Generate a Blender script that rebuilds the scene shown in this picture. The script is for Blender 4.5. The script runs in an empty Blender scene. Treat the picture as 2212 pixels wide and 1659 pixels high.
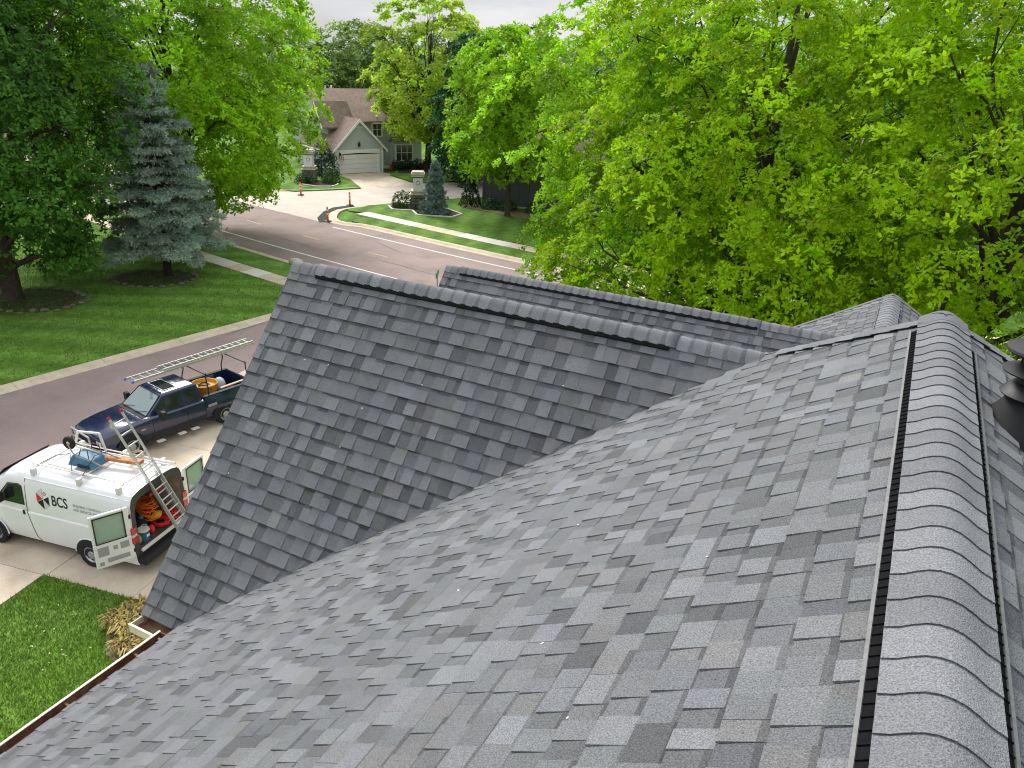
import bpy, math, random
import numpy as np
from mathutils import Vector, Matrix

scene = bpy.context.scene
COL = scene.collection
RAD = math.radians
H = 12.5                                   # camera height above the driveway

# ------------------------------------------------------------------ camera
YAW, PITCH, ROLL, FOCAL = RAD(26.297), RAD(23.133), RAD(2.688), 1682.65 / 2212 * 36
cy_, sy_ = math.cos(YAW), math.sin(YAW)
fwd = Vector((-sy_ * math.cos(PITCH), cy_ * math.cos(PITCH), -math.sin(PITCH)))
rgt = Vector((cy_, sy_, 0)); upv = rgt.cross(fwd)
r2 = rgt * math.cos(ROLL) + upv * math.sin(ROLL)
u2 = upv * math.cos(ROLL) - rgt * math.sin(ROLL)
cam = bpy.data.cameras.new('camera')
cam.sensor_fit = 'HORIZONTAL'; cam.sensor_width = 36; cam.lens = FOCAL
cam.clip_start = 0.05; cam.clip_end = 3000
camo = bpy.data.objects.new('camera', cam); COL.objects.link(camo)
m3 = Matrix((r2, u2, -fwd)).transposed()
camo.matrix_world = Matrix.Translation((0, 0, H)) @ m3.to_4x4()
scene.camera = camo

def project(P):                            # numpy (n,3) -> pixels of a 1024 wide frame, depth
    P = np.asarray(P, float) - np.array([0, 0, H])
    M = np.array([r2, u2, fwd]); c = P @ M.T
    f = 1682.65 / 2212 * 1024
    return 512 + f * c[:, 0] / c[:, 2], 384 - f * c[:, 1] / c[:, 2], c[:, 2]

# ------------------------------------------------------------------ sky, sun, exposure
SUN_DIR = Vector((-0.58, 0.47, 0.68)).normalized()        # towards the sun
world = bpy.data.worlds.new('World'); scene.world = world; world.use_nodes = True
wn, wl = world.node_tree.nodes, world.node_tree.links
wn.clear()
wout = wn.new('ShaderNodeOutputWorld'); bg = wn.new('ShaderNodeBackground')
sky = wn.new('ShaderNodeTexSky'); sky.sky_type = 'NISHITA'; sky.sun_disc = False
sky.sun_elevation = math.asin(SUN_DIR.z)
sky.sun_rotation = math.atan2(SUN_DIR.x, SUN_DIR.y)
sky.air_density = 1.0; sky.dust_density = 2.0
tc = wn.new('ShaderNodeTexCoord'); mp = wn.new('ShaderNodeMapping')
mp.inputs['Scale'].default_value = (1.3, 1.3, 9.0)
cn = wn.new('ShaderNodeTexNoise'); cn.inputs['Scale'].default_value = 2.2; cn.inputs['Detail'].default_value = 7
cn.inputs['Roughness'].default_value = 0.55
cr = wn.new('ShaderNodeValToRGB')
cr.color_ramp.elements[0].position = 0.34; cr.color_ramp.elements[0].color = (4.9, 5.3, 6.1, 1)
cr.color_ramp.elements[1].position = 0.62; cr.color_ramp.elements[1].color = (8.0, 8.05, 8.1, 1)
cf = wn.new('ShaderNodeValToRGB')
cf.color_ramp.elements[0].position = 0.30; cf.color_ramp.elements[0].color = (.62, .62, .62, 1)
cf.color_ramp.elements[1].position = 0.50; cf.color_ramp.elements[1].color = (.97, .97, .97, 1)
mix = wn.new('ShaderNodeMixRGB')
wl.new(tc.outputs['Generated'], mp.inputs['Vector']); wl.new(mp.outputs['Vector'], cn.inputs['Vector'])
wl.new(cn.outputs['Fac'], cr.inputs['Fac']); wl.new(cn.outputs['Fac'], cf.inputs['Fac'])
wl.new(cf.outputs['Color'], mix.inputs['Fac'])
wl.new(sky.outputs['Color'], mix.inputs[1]); wl.new(cr.outputs['Color'], mix.inputs[2])
# overcast sky: three times as bright overhead as at the horizon (CIE standard overcast)
sx = wn.new('ShaderNodeSeparateXYZ'); wl.new(tc.outputs['Generated'], sx.inputs[0])
cie = wn.new('ShaderNodeMapRange'); cie.inputs['From Min'].default_value = 0; cie.inputs['From Max'].default_value = 1
cie.inputs['To Min'].default_value = .47; cie.inputs['To Max'].default_value = 1.0
wl.new(sx.outputs['Z'], cie.inputs['Value'])
cs = wn.new('ShaderNodeVectorMath'); cs.operation = 'SCALE'
wl.new(mix.outputs['Color'], cs.inputs[0]); wl.new(cie.outputs['Result'], cs.inputs['Scale'])
wl.new(cs.outputs[0], bg.inputs['Color']); wl.new(bg.outputs['Background'], wout.inputs['Surface'])
bg.inputs['Strength'].default_value = 0.072
sun = bpy.data.lights.new('sun', 'SUN'); sun.energy = 1.5; sun.angle = RAD(22); sun.color = (1, .965, .91)
suno = bpy.data.objects.new('sun', sun); COL.objects.link(suno)
suno.rotation_euler = SUN_DIR.to_track_quat('Z', 'Y').to_euler()
scene.view_settings.view_transform = 'Standard'; scene.view_settings.look = 'None'
scene.view_settings.gamma = 1; scene.view_settings.use_curve_mapping = False
scene.view_settings.exposure = 1.62
scene.cycles.filter_width = 1.1
scene.cycles.max_bounces = 7; scene.cycles.diffuse_bounces = 4; scene.cycles.transmission_bounces = 4
scene.cycles.transparent_max_bounces = 4

# ------------------------------------------------------------------ helpers
def tag(o, label=None, cat=None, group=None, kind=None):
    if label: o['label'] = label
    if cat: o['category'] = cat
    if group: o['group'] = group
    if kind: o['kind'] = kind
    return o

def empty(name, loc=(0, 0, 0), rz=0, label=None, cat=None, group=None, kind=None, parent=None):
    o = bpy.data.objects.new(name, None); COL.objects.link(o)
    o.location = loc; o.rotation_euler = (0, 0, rz); o.empty_display_size = .2
    if parent: o.parent = parent
    return tag(o, label, cat, group, kind)

MATS = {}
def mat(name, col, rough=.8, metal=0., spec=.3, var=0., vscale=3., fine=0., fscale=60., bump=0., bscale=80.,
        coat=0., col2=None, c2scale=1.5, c2lo=.45, c2hi=.6, attr=None, trans=0., detail=5., coords='Object'):
    if name in MATS: return MATS[name]
    m = bpy.data.materials.new(name); m.use_nodes = True; MATS[name] = m
    n, l = m.node_tree.nodes, m.node_tree.links
    p = n['Principled BSDF']; out = n['Material Output']
    p.inputs['Roughness'].default_value = rough; p.inputs['Metallic'].default_value = metal
    p.inputs['Specular IOR Level'].default_value = spec
    if coat: p.inputs['Coat Weight'].default_value = coat; p.inputs['Coat Roughness'].default_value = .05
    t = n.new('ShaderNodeTexCoord'); src = t.outputs[coords]
    rgb = n.new('ShaderNodeRGB'); rgb.outputs[0].default_value = (*col, 1); cur = rgb.outputs[0]
    if attr:
        a = n.new('ShaderNodeAttribute'); a.attribute_name = attr
        mx = n.new('ShaderNodeMixRGB'); mx.blend_type = 'MULTIPLY'; mx.inputs[0].default_value = 1
        l.new(cur, mx.inputs[1]); l.new(a.outputs['Color'], mx.inputs[2]); cur = mx.outputs[0]
    if col2:
        no = n.new('ShaderNodeTexNoise'); no.inputs['Scale'].default_value = c2scale; no.inputs['Detail'].default_value = detail
        l.new(src, no.inputs['Vector'])
        ra = n.new('ShaderNodeValToRGB'); ra.color_ramp.elements[0].position = c2lo; ra.color_ramp.elements[1].position = c2hi
        l.new(no.outputs['Fac'], ra.inputs['Fac'])
        mx = n.new('ShaderNodeMixRGB'); l.new(ra.outputs['Color'], mx.inputs[0]); l.new(cur, mx.inputs[1])
        mx.inputs[2].default_value = (*col2, 1); cur = mx.outputs[0]
    for amt, sc, de in ((var, vscale, 5), (fine, fscale, 3)):
        if not amt: continue
        no = n.new('ShaderNodeTexNoise'); no.inputs['Scale'].default_value = sc; no.inputs['Detail'].default_value = de
        no.inputs['Roughness'].default_value = .65
        l.new(src, no.inputs['Vector'])
        mr = n.new('ShaderNodeMapRange'); mr.inputs['From Min'].default_value = .28; mr.inputs['From Max'].default_value = .72
        mr.inputs['To Min'].default_value = 1 - amt; mr.inputs['To Max'].default_value = 1 + amt
        l.new(no.outputs['Fac'], mr.inputs['Value'])
        mx = n.new('ShaderNodeVectorMath'); mx.operation = 'SCALE'
        l.new(cur, mx.inputs[0]); l.new(mr.outputs['Result'], mx.inputs['Scale']); cur = mx.outputs[0]
    l.new(cur, p.inputs['Base Color'])
    if bump:
        no = n.new('ShaderNodeTexNoise'); no.inputs['Scale'].default_value = bscale; no.inputs['Detail'].default_value = 4
        l.new(src, no.inputs['Vector'])
        b = n.new('ShaderNodeBump'); b.inputs['Strength'].default_value = bump; b.inputs['Distance'].default_value = .02
        l.new(no.outputs['Fac'], b.inputs['Height']); l.new(b.outputs['Normal'], p.inputs['Normal'])
    if trans:
        tr = n.new('ShaderNodeBsdfTranslucent'); ms = n.new('ShaderNodeMixShader'); ms.inputs[0].default_value = trans
        l.new(cur, tr.inputs['Color']); l.new(p.outputs[0], ms.inputs[1]); l.new(tr.outputs[0], ms.inputs[2])
        l.new(ms.outputs[0], out.inputs['Surface'])
    return m

def glass(name, col, rough=.05, spec=.8):
    return mat(name, col, rough=rough, spec=spec, coat=.6)

class MB:
    def __init__(s): s.v = []; s.f = []; s.m = []; s.T = None
    def add(s, vs, fs, mi=0):
        b = len(s.v)
        if s.T is not None: vs = [tuple(s.T @ Vector(q)) for q in vs]
        s.v += [tuple(q) for q in vs]; s.f += [tuple(b + i for i in f) for f in fs]; s.m += [mi] * len(fs); return s
    def box(s, c, d, mi=0, R=None):
        x, y, z = d[0] / 2, d[1] / 2, d[2] / 2
        P = [Vector(q) for q in ((-x, -y, -z), (x, -y, -z), (x, y, -z), (-x, y, -z), (-x, -y, z), (x, -y, z), (x, y, z), (-x, y, z))]
        if R is not None: P = [R @ q for q in P]
        c = Vector(c)
        return s.add([q + c for q in P], [(0, 3, 2, 1), (4, 5, 6, 7), (0, 1, 5, 4), (1, 2, 6, 5), (2, 3, 7, 6), (3, 0, 4, 7)], mi)
    def b2(s, a, b, mi=0):
        return s.box([(a[i] + b[i]) / 2 for i in range(3)], [abs(b[i] - a[i]) for i in range(3)], mi)
    def hexa(s, P, mi=0):                    # 8 corners: bottom ring then top ring
        return s.add(P, [(0, 3, 2, 1), (4, 5, 6, 7), (0, 1, 5, 4), (1, 2, 6, 5), (2, 3, 7, 6), (3, 0, 4, 7)], mi)
    def poly(s, P, mi=0): return s.add(P, [tuple(range(len(P)))], mi)
    def prism(s, P, vec, mi=0):
        n = len(P); vec = Vector(vec); Q = [Vector(p) for p in P]
        fs = [tuple(range(n - 1, -1, -1)), tuple(range(n, 2 * n))] + [(i, (i + 1) % n, n + (i + 1) % n, n + i) for i in range(n)]
        return s.add(Q + [q + vec for q in Q], fs, mi)
    def tube(s, P, r, n=8, mi=0, cap=True):
        P = [Vector(p) for p in P]; k = len(P)
        if not hasattr(r, '__len__'): r = [r] * k
        vs = []; prev = None
        for i in range(k):
            d = (P[min(i + 1, k - 1)] - P[max(i - 1, 0)]).normalized()
            if prev is None:
                a = d.orthogonal().normalized()
            else:
                a = (prev - d * prev.dot(d)).normalized()
            prev = a; b = d.cross(a)
            vs += [P[i] + (a * math.cos(2 * math.pi * j / n) + b * math.sin(2 * math.pi * j / n)) * r[i] for j in range(n)]
        fs = [(i * n + j, i * n + (j + 1) % n, (i + 1) * n + (j + 1) % n, (i + 1) * n + j) for i in range(k - 1) for j in range(n)]
        if cap: fs += [tuple(range(n - 1, -1, -1)), tuple((k - 1) * n + j for j in range(n))]
        return s.add(vs, fs, mi)
    def lathe(s, prof, c=(0, 0, 0), n=20, mi=0, R=None):
        c = Vector(c); vs = []
        for r, z in prof:
            for j in range(n):
                q = Vector((r * math.cos(2 * math.pi * j / n), r * math.sin(2 * math.pi * j / n), z))
                if R is not None: q = R @ q
                vs.append(q + c)
        k = len(prof)
        fs = [(i * n + j, i * n + (j + 1) % n, (i + 1) * n + (j + 1) % n, (i + 1) * n + j) for i in range(k - 1) for j in range(n)]
        fs += [tuple(range(n - 1, -1, -1)), tuple((k - 1) * n + j for j in range(n))]
        return s.add(vs, fs, mi)
    def loft(s, secs, mi=0, closed=True, cap0=False, cap1=False):
        n = len(secs[0]); k = len(secs); vs = [p for q in secs for p in q]
        rng_ = range(n) if closed else range(n - 1)
        fs = [(i * n + j, i * n + (j + 1) % n, (i + 1) * n + (j + 1) % n, (i + 1) * n + j) for i in range(k - 1) for j in rng_]
        if cap0: fs.append(tuple(range(n - 1, -1, -1)))
        if cap1: fs.append(tuple((k - 1) * n + j for j in range(n)))
        return s.add(vs, fs, mi)
    def build(s, name, mats, parent=None, smooth=False, bevel=0., seg=2, recalc=True, angle=35):
        me = bpy.data.meshes.new(name); me.from_pydata(s.v, [], s.f)
        if not isinstance(mats, (list, tuple)): mats = [mats]
        for m in mats: me.materials.append(m)
        if len(mats) > 1: me.polygons.foreach_set('material_index', s.m)
        if recalc:
            import bmesh
            bm = bmesh.new(); bm.from_mesh(me); bmesh.ops.recalc_face_normals(bm, faces=bm.faces); bm.to_mesh(me); bm.free()
        if smooth:
            me.polygons.foreach_set('use_smooth', [True] * len(me.polygons))
            try: me.set_sharp_from_angle(angle=RAD(angle))
            except Exception: pass
        me.update()
        o = bpy.data.objects.new(name, me); COL.objects.link(o)
        if parent: o.parent = parent
        if bevel:
            b = o.modifiers.new('bevel', 'BEVEL'); b.width = bevel; b.segments = seg; b.limit_method = 'ANGLE'; b.angle_limit = RAD(30)
            b.harden_normals = False
        return o

def copy_tree(o, parent=None):
    c = o.copy(); COL.objects.link(c)
    if parent: c.parent = parent
    for ch in list(o.children): copy_tree(ch, c)
    return c

def fast_mesh(name, V, F, material, parent=None, tone=None, smooth=False):
    """V (n,3) float, F (m,k) int arrays, tone (m,3) per face colour"""
    me = bpy.data.meshes.new(name); V = np.asarray(V, np.float32); F = np.asarray(F, np.int32)
    m, k = F.shape
    me.vertices.add(len(V)); me.vertices.foreach_set('co', V.ravel())
    me.loops.add(m * k); me.loops.foreach_set('vertex_index', F.ravel())
    me.polygons.add(m); me.polygons.foreach_set('loop_start', np.arange(0, m * k, k, dtype=np.int32))
    me.update(calc_edges=True)
    if tone is not None:
        a = me.attributes.new('tone', 'FLOAT_COLOR', 'FACE')
        t = np.ones((m, 4), np.float32); t[:, :3] = tone if tone.ndim == 2 else tone[:, None]
        a.data.foreach_set('color', t.ravel())
    me.polygons.foreach_set('use_smooth', np.full(m, bool(smooth)))
    me.materials.append(material); me.update()
    o = bpy.data.objects.new(name, me); COL.objects.link(o)
    if parent: o.parent = parent
    return o
# ================================================================== our house: the roof
rng = np.random.default_rng(7)
T1, T2 = .653, 1.213
XR, ZR, YH = .3145, H - 1.347, 5.17                 # main ridge line and its north end
XE = -4.87                                          # west eave
def zmain(x): return ZR - T1 * abs(XR - x)
G1Y, G1Z, G1X, G1E = 5.84, H - 9.104 + T2 * 5.84, -5.365, 3.559
JX = XR - (ZR - G1Z) / T1                           # where the gable ridge meets the hip
TH = (ZR - G1Z) / (G1Y - YH)                        # pitch of the north hip face
G2Y, G2Z, G2X = 10.58, H - 3.23, -6.50
W3X, W3Z, W3Y = .03, H - 3.27, 13.35                # north wing ridge
SL = mat('shingle', (.156, .159, .167), rough=.93, spec=.25, attr='tone', fine=.55, fscale=190, var=.08, vscale=2.2, bump=.5, bscale=230)
SLP = mat('plain_shingle', (.138, .141, .148), rough=.93, spec=.25, fine=.3, fscale=170, bump=.4, bscale=200)
DECK = mat('roof_underlay', (.05, .05, .053), rough=.95, fine=.3, fscale=80)
BLACKP = mat('black_vent_plastic', (.010, .010, .011), rough=.95, spec=.05, fine=.2, fscale=40)
FLANGE = mat('grey_vent_lip', (.17, .172, .172), rough=.7, fine=.2, fscale=50)

house = empty('house', (0, 0, 0), label='grey shingled house whose steep roof fills the foreground', cat='house')
roof = MB()
def plate(P, dz=-.012):
    roof.poly([(p[0], p[1], p[2] + dz) for p in P])
YB = -6.0
plate([(XE, YB, zmain(XE)), (XR, YB, ZR), (XR, YH, ZR), (JX, G1Y, G1Z), (XE, (zmain(XE) - (G1Z - T2 * G1Y)) / T2, zmain(XE))])
XEr = 2 * XR - XE
YE = G1Y + (G1Z - zmain(XE)) / TH
plate([(XR, YB, ZR), (XEr, YB, zmain(XEr)), (XEr, YH + (XEr - XR) * T1 / TH, zmain(XEr)), (XR, YH, ZR)])
zN = lambda y: ZR - TH * (y - YH)
plate([(XR, YH, ZR), (XEr, YH + (XEr - XR) * T1 / TH, zmain(XEr)), (G1X, YE, zN(YE)), (G1X, G1Y, G1Z), (JX, G1Y, G1Z)])
gzS = lambda y: G1Z - T2 * (G1Y - y)
vxS = lambda y: XR - (ZR - gzS(y)) / T1             # valley x at gable south slope
plate([(G1X, G1E, gzS(G1E)), (vxS(G1E), G1E, gzS(G1E)), (JX, G1Y, G1Z), (G1X, G1Y, G1Z)])
# second gable and north wing
G2E = G2Y - 2.3; G2XE = -.2
plate([(G2X, G2E, G2Z - T2 * 2.3), (G2XE, G2E, G2Z - T2 * 2.3), (G2XE, G2Y, G2Z), (G2X, G2Y, G2Z)])
plate([(G2X, G2Y, G2Z), (G2XE, G2Y, G2Z), (G2XE, G2Y + 2.3, G2Z - T2 * 2.3), (G2X, G2Y + 2.3, G2Z - T2 * 2.3)])
W3W = 4.0; W3S = 6.6; T3 = .60
plate([(W3X - W3W, W3S, W3Z - T3 * W3W), (W3X, W3S, W3Z), (W3X, W3Y, W3Z), (W3X - W3W, W3Y, W3Z - T3 * W3W)])
plate([(W3X, W3S, W3Z), (W3X + W3W, W3S, W3Z - T3 * W3W), (W3X + W3W, W3Y, W3Z - T3 * W3W), (W3X, W3Y, W3Z)])
roofo = roof.build('roof', SLP, house)
sol = roofo.modifiers.new('thick', 'SOLIDIFY'); sol.thickness = .12; sol.offset = -1 if roofo.data.polygons[0].normal.z > 0 else 1
for p in roofo.data.polygons:                        # all plates face up
    if p.normal.z < 0: p.flip()
sol.offset = -1

TABS_V, TABS_T, TABS_A = [], [], []
def tone(kind):
    if kind == 0: b = rng.choice([1.22, 1.10, 1.02, .94], p=[.22, .30, .28, .20]) * rng.uniform(.94, 1.06)
    else: b = rng.choice([.98, .86, .73, .62], p=[.28, .32, .25, .15]) * rng.uniform(.94, 1.06)
    tint = [(1, 1, 1), (.985, 1.0, 1.025), (.985, 1.012, 1.0), (1.02, 1.0, .975), (.985, .99, 1.045)][rng.choice(5, p=[.45, .20, .17, .10, .08])]
    return np.array(tint) * b
def lay(O, U, V, v_edges, L, R, expo=.1425, wmul=1.0, bright=1.0):
    O, U, V = (np.array(q, float) for q in (O, U, V)); N = np.cross(U, V); N /= np.linalg.norm(N)
    if N[2] < 0: N = -N
    for k in range(len(v_edges) - 1):
        v0, v1 = v_edges[k], v_edges[k + 1] + .018
        lo, hi = min(L(v0), L(v1)), max(R(v0), R(v1))
        u = lo - rng.uniform(0, .3); raised = rng.random() < .5; since = 0.
        while u < hi:
            w = (rng.uniform(.072, .155) if raised else rng.uniform(.05, .125)) * wmul
            if rng.random() < .09: w *= 1.6
            hb = (.0160 if raised else .0090) + rng.uniform(0, .0015)
            gap = .0002 if rng.random() < .86 else .002
            wob = rng.uniform(-.0010, .0010)
            c = []
            for vv, ends in ((v0 + wob, (u + gap, u + w - gap)), (v1, (u + gap, u + w - gap))):
                l, r = L(vv), R(vv)
                c.append([min(max(e, l), r) for e in ends])
            if c[0][1] - c[0][0] > .004 or c[1][1] - c[1][0] > .004:
                P = lambda uu, vv, h: O + U * uu + V * vv + N * h
                lb = hb - .0075
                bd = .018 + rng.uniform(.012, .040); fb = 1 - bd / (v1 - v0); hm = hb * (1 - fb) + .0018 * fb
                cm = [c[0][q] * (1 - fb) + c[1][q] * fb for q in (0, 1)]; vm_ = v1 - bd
                vs = [P(c[0][0], v0 + wob, hb), P(c[0][1], v0 + wob, hb), P(c[1][1], v1, .0018), P(c[1][0], v1, .0018),
                      P(c[0][0], v0 + wob, lb), P(c[0][1], v0 + wob, lb), P(c[1][1], v1, -.004), P(c[1][0], v1, -.004), P(cm[0], vm_, hm), P(cm[1], vm_, hm)]
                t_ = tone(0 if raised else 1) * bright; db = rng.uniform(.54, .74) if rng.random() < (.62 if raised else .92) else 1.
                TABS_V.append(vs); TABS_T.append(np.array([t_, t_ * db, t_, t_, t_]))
            u += w; raised = (not raised) if rng.random() < .78 else raised
c1 = 1 / math.hypot(1, T1); s1 = T1 * c1
# west slope: u = +Y, v = up the slope (+X)
Lm = (XR - XE) / c1
xe = [XE] + [.09 - .1193 * k for k in range(41, -1, -1)] + [.25]
xe = [x for x in xe if x >= XE]
vm = [(x - XE) / c1 for x in xe]
def Rm(v):
    x = XE + v * c1; z = zmain(x)
    return (z - (G1Z - T2 * G1Y)) / T2 if x < JX else YH + (XR - x) * T1 / TH
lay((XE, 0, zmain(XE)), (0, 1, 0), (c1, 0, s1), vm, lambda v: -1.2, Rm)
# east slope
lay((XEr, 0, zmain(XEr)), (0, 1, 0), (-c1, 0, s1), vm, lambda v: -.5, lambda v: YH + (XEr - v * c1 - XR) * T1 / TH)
# gable 1 south slope: u = +X, v = +Y
c2 = 1 / math.hypot(1, T2); s2 = T2 * c2
ye = [G1E] + [3.624 + .0906 * k for k in range(0, 24)] + [G1Y - .02]
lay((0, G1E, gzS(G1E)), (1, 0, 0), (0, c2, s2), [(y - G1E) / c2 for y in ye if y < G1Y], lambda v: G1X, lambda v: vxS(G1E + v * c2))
# gable 2 south slope
n2 = int(1.6 / .0906)
ye2 = [G2Y - .05 - .0906 * k for k in range(n2, -1, -1)]
y20 = ye2[0]
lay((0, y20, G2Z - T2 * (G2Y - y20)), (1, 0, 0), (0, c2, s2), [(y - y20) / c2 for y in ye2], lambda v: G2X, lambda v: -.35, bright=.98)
# north wing, both slopes
c3 = 1 / math.hypot(1, T3); s3 = T3 * c3
vw = [.1425 * k for k in range(0, 19)]
x0 = W3X - 18 * .1425 * c3 - .03
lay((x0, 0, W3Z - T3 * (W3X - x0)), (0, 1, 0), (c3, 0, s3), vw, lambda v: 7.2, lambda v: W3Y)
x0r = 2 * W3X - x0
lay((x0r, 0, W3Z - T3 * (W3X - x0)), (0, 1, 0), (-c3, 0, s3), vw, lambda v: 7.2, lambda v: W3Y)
TV = np.array(TABS_V); TT = np.array(TABS_T)
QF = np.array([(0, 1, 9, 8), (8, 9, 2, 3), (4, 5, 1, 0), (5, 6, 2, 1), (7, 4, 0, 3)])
px, py, dep = project(TV[:, :4].reshape(-1, 3)); px = px.reshape(-1, 4); py = py.reshape(-1, 4); dep = dep.reshape(-1, 4)
area = .5 * np.abs((px * np.roll(py, -1, 1) - np.roll(px, -1, 1) * py).sum(1))
vis = (dep.min(1) > .3) & (px.max(1) < 1050) & (px.min(1) > -20) & (py.max(1) < 800) & (py.min(1) > -20)
order = np.argsort(np.where(vis, -area, 0)); big = order[:300]; rest = order[300:]
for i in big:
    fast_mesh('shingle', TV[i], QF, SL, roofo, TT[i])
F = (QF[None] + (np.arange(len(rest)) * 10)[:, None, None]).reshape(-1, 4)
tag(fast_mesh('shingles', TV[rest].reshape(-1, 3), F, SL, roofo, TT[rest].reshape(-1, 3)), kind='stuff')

# ---- ridge and hip caps, each a bent piece
def cap_strip(A, B, sa, sb, W, expo, lift, round_=.0, jit=.004, bright=1.0, name='ridge_cap', band=0., butt=.0075, flare=0.):
    """caps from A to B along the ridge, butt ends facing A; sa, sb unit vectors down each side"""
    A, B, sa, sb = (np.array(q, float) for q in (A, B, sa, sb))
    d = B - A; Ln = np.linalg.norm(d); d /= Ln; up = -(sa + sb); up /= np.linalg.norm(up)
    prof = []
    for t in (1, .93, .75, .52): prof.append((sa * W * t, t, -1))
    r = .52 * W
    for q in (.2, .4, .6, .8):
        prof.append(((1 - q) ** 2 * sa * r + q * q * sb * r, .4 * abs(1 - 2 * q), 0))
    for t in (.52, .75, .93, 1): prof.append((sb * W * t, t, 1))
    n = len(prof); k = int(Ln / expo)
    for i in range(k + 1):
        p0 = A + d * (i * expo + rng.uniform(-jit, jit)); ln = min(expo + .03, Ln - i * expo + .01)
        if ln < .03: continue
        vs = []; sk = rng.uniform(-.003, .003)
        for row, (off, h) in enumerate(((0, butt), (.004, butt - .0075), (0, butt + .0005), (expo * .74, butt * .3 + .001), (ln, .0015))):
            for j, (q, t, s_) in enumerate(prof):
                o_ = off
                if row in (0, 1, 2) and t > .9: o_ = off + round_ * ((t - .9) / .1)
                o_ += sk * s_ * t
                fl = flare * max(0, t - .75) * 4 * W * .1
                vs.append(p0 + q + d * o_ + up * (lift + h + fl))
        F_ = []
        for j in range(n - 1):
            F_ += [(j, j + 1, n + j + 1, n + j), (2 * n + j, 3 * n + j, 3 * n + j + 1, 2 * n + j + 1), (3 * n + j, 4 * n + j, 4 * n + j + 1, 3 * n + j + 1)]
        vs = np.array(vs)
        # rows: 0 butt top edge, 1 butt bottom edge, 2 top start, 3 top end ; edges along both sides
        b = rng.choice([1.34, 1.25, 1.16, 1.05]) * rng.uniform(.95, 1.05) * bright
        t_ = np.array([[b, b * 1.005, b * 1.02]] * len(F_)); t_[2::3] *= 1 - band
        o = fast_mesh(name, vs, np.array(F_), SL, roofo, t_, smooth=True)
def vent_box(A, B, s, W, lift, h, name='ridge_vent', side=.03, lip=True):
    """one slotted vent side running A-B, s unit vector down the slope, starting W down it"""
    A, B, s = (Vector(q) for q in (A, B, s)); d = (B - A).normalized(); Ln = (B - A).length; nrm = s.cross(d)
    if nrm.z < 0: nrm = -nrm
    m = MB()
    def bar(y0, y1, a, b, z0, z1, mi):
        P = [A + d * y + s * t + nrm * z for z in (z0, z1) for (y, t) in ((y0, a), (y1, a), (y1, b), (y0, b))]
        m.hexa(P, mi)
    bar(0, Ln, W - .05, W + side, .010, .0195, 0)
    y = .02
    while y < Ln - .02:
        bar(y, y + .004, W - .045, W + side, .0195, h + .004, 0); y += .047
    bar(0, Ln, W - .05, W - .03, .0195, h + .008, 0)
    if not lip: bar(0, Ln, W - .03, W + .006, .0195, h + .012, 0)
    if lip: bar(0, Ln, W + side, W + side + .012, .010, h + .006, 1)
    return m.build(name, [BLACKP, FLANGE], roofo)
# main ridge: vent both sides under the caps
sW, sE = (-c1, 0, -s1), (c1, 0, -s1)
cap_strip((XR, -1.0, ZR), (XR, YH - .14, ZR), sW, sE, .165, .1355, .036, flare=.5, jit=.003)
vent_box((XR, -1.0, ZR), (XR, YH - .17, ZR), sW, .165, 0, .020, side=.014)
vent_box((XR, -1.0, ZR), (XR, YH - .36, ZR), sE, .165, 0, .020, side=.014)
# gable 1
sS, sN = (0, -c2, -s2), (0, 1 / math.hypot(1, TH), -TH / math.hypot(1, TH))
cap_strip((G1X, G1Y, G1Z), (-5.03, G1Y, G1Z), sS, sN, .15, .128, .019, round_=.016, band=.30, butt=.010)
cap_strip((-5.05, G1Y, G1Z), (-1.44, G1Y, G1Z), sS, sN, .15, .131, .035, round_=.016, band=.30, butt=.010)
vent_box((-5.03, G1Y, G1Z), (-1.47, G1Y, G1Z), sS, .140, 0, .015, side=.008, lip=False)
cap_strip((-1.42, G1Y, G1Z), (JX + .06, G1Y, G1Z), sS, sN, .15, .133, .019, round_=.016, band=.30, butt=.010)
# hips, running up to the end of the main ridge
def hip_dirs(side):
    hd = Vector((JX - XR, G1Y - YH, G1Z - ZR)).normalized() if side < 0 else Vector((XR - JX, G1Y - YH, G1Z - ZR)).normalized()
    nm = Vector((-s1 if side < 0 else s1, 0, c1)); nh = Vector((0, TH, 1)).normalized()
    a = hd.cross(nm); a = -a if a.z > 0 else a
    b = hd.cross(nh); b = -b if b.z > 0 else b
    return hd, a.normalized(), b.normalized()
hd, ha, hb_ = hip_dirs(-1)
apx = Vector((XR, YH, ZR))
cap_strip(apx + hd * 1.26, apx + hd * -.02, ha, hb_, .15, .14, .022, bright=.98, name='hip_cap')
hd, ha, hb_ = hip_dirs(1)
cap_strip(apx + hd * 4.2, apx + hd * -.02, ha, hb_, .15, .14, .022, bright=.98, name='hip_cap')
cap_strip((XR, YH - .16, ZR), (XR, YH + .06, ZR), sW, sE, .16, .2, .035, bright=.95)
# gable 2
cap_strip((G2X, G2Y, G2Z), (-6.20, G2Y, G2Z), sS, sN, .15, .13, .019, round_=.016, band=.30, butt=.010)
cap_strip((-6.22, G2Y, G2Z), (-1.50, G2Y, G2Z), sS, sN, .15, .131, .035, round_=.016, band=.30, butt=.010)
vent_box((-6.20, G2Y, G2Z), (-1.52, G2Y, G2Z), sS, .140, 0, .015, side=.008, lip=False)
cap_strip((-1.48, G2Y, G2Z), (.2, G2Y, G2Z), sS, sN, .15, .133, .019, round_=.016, band=.30, butt=.010)
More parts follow.
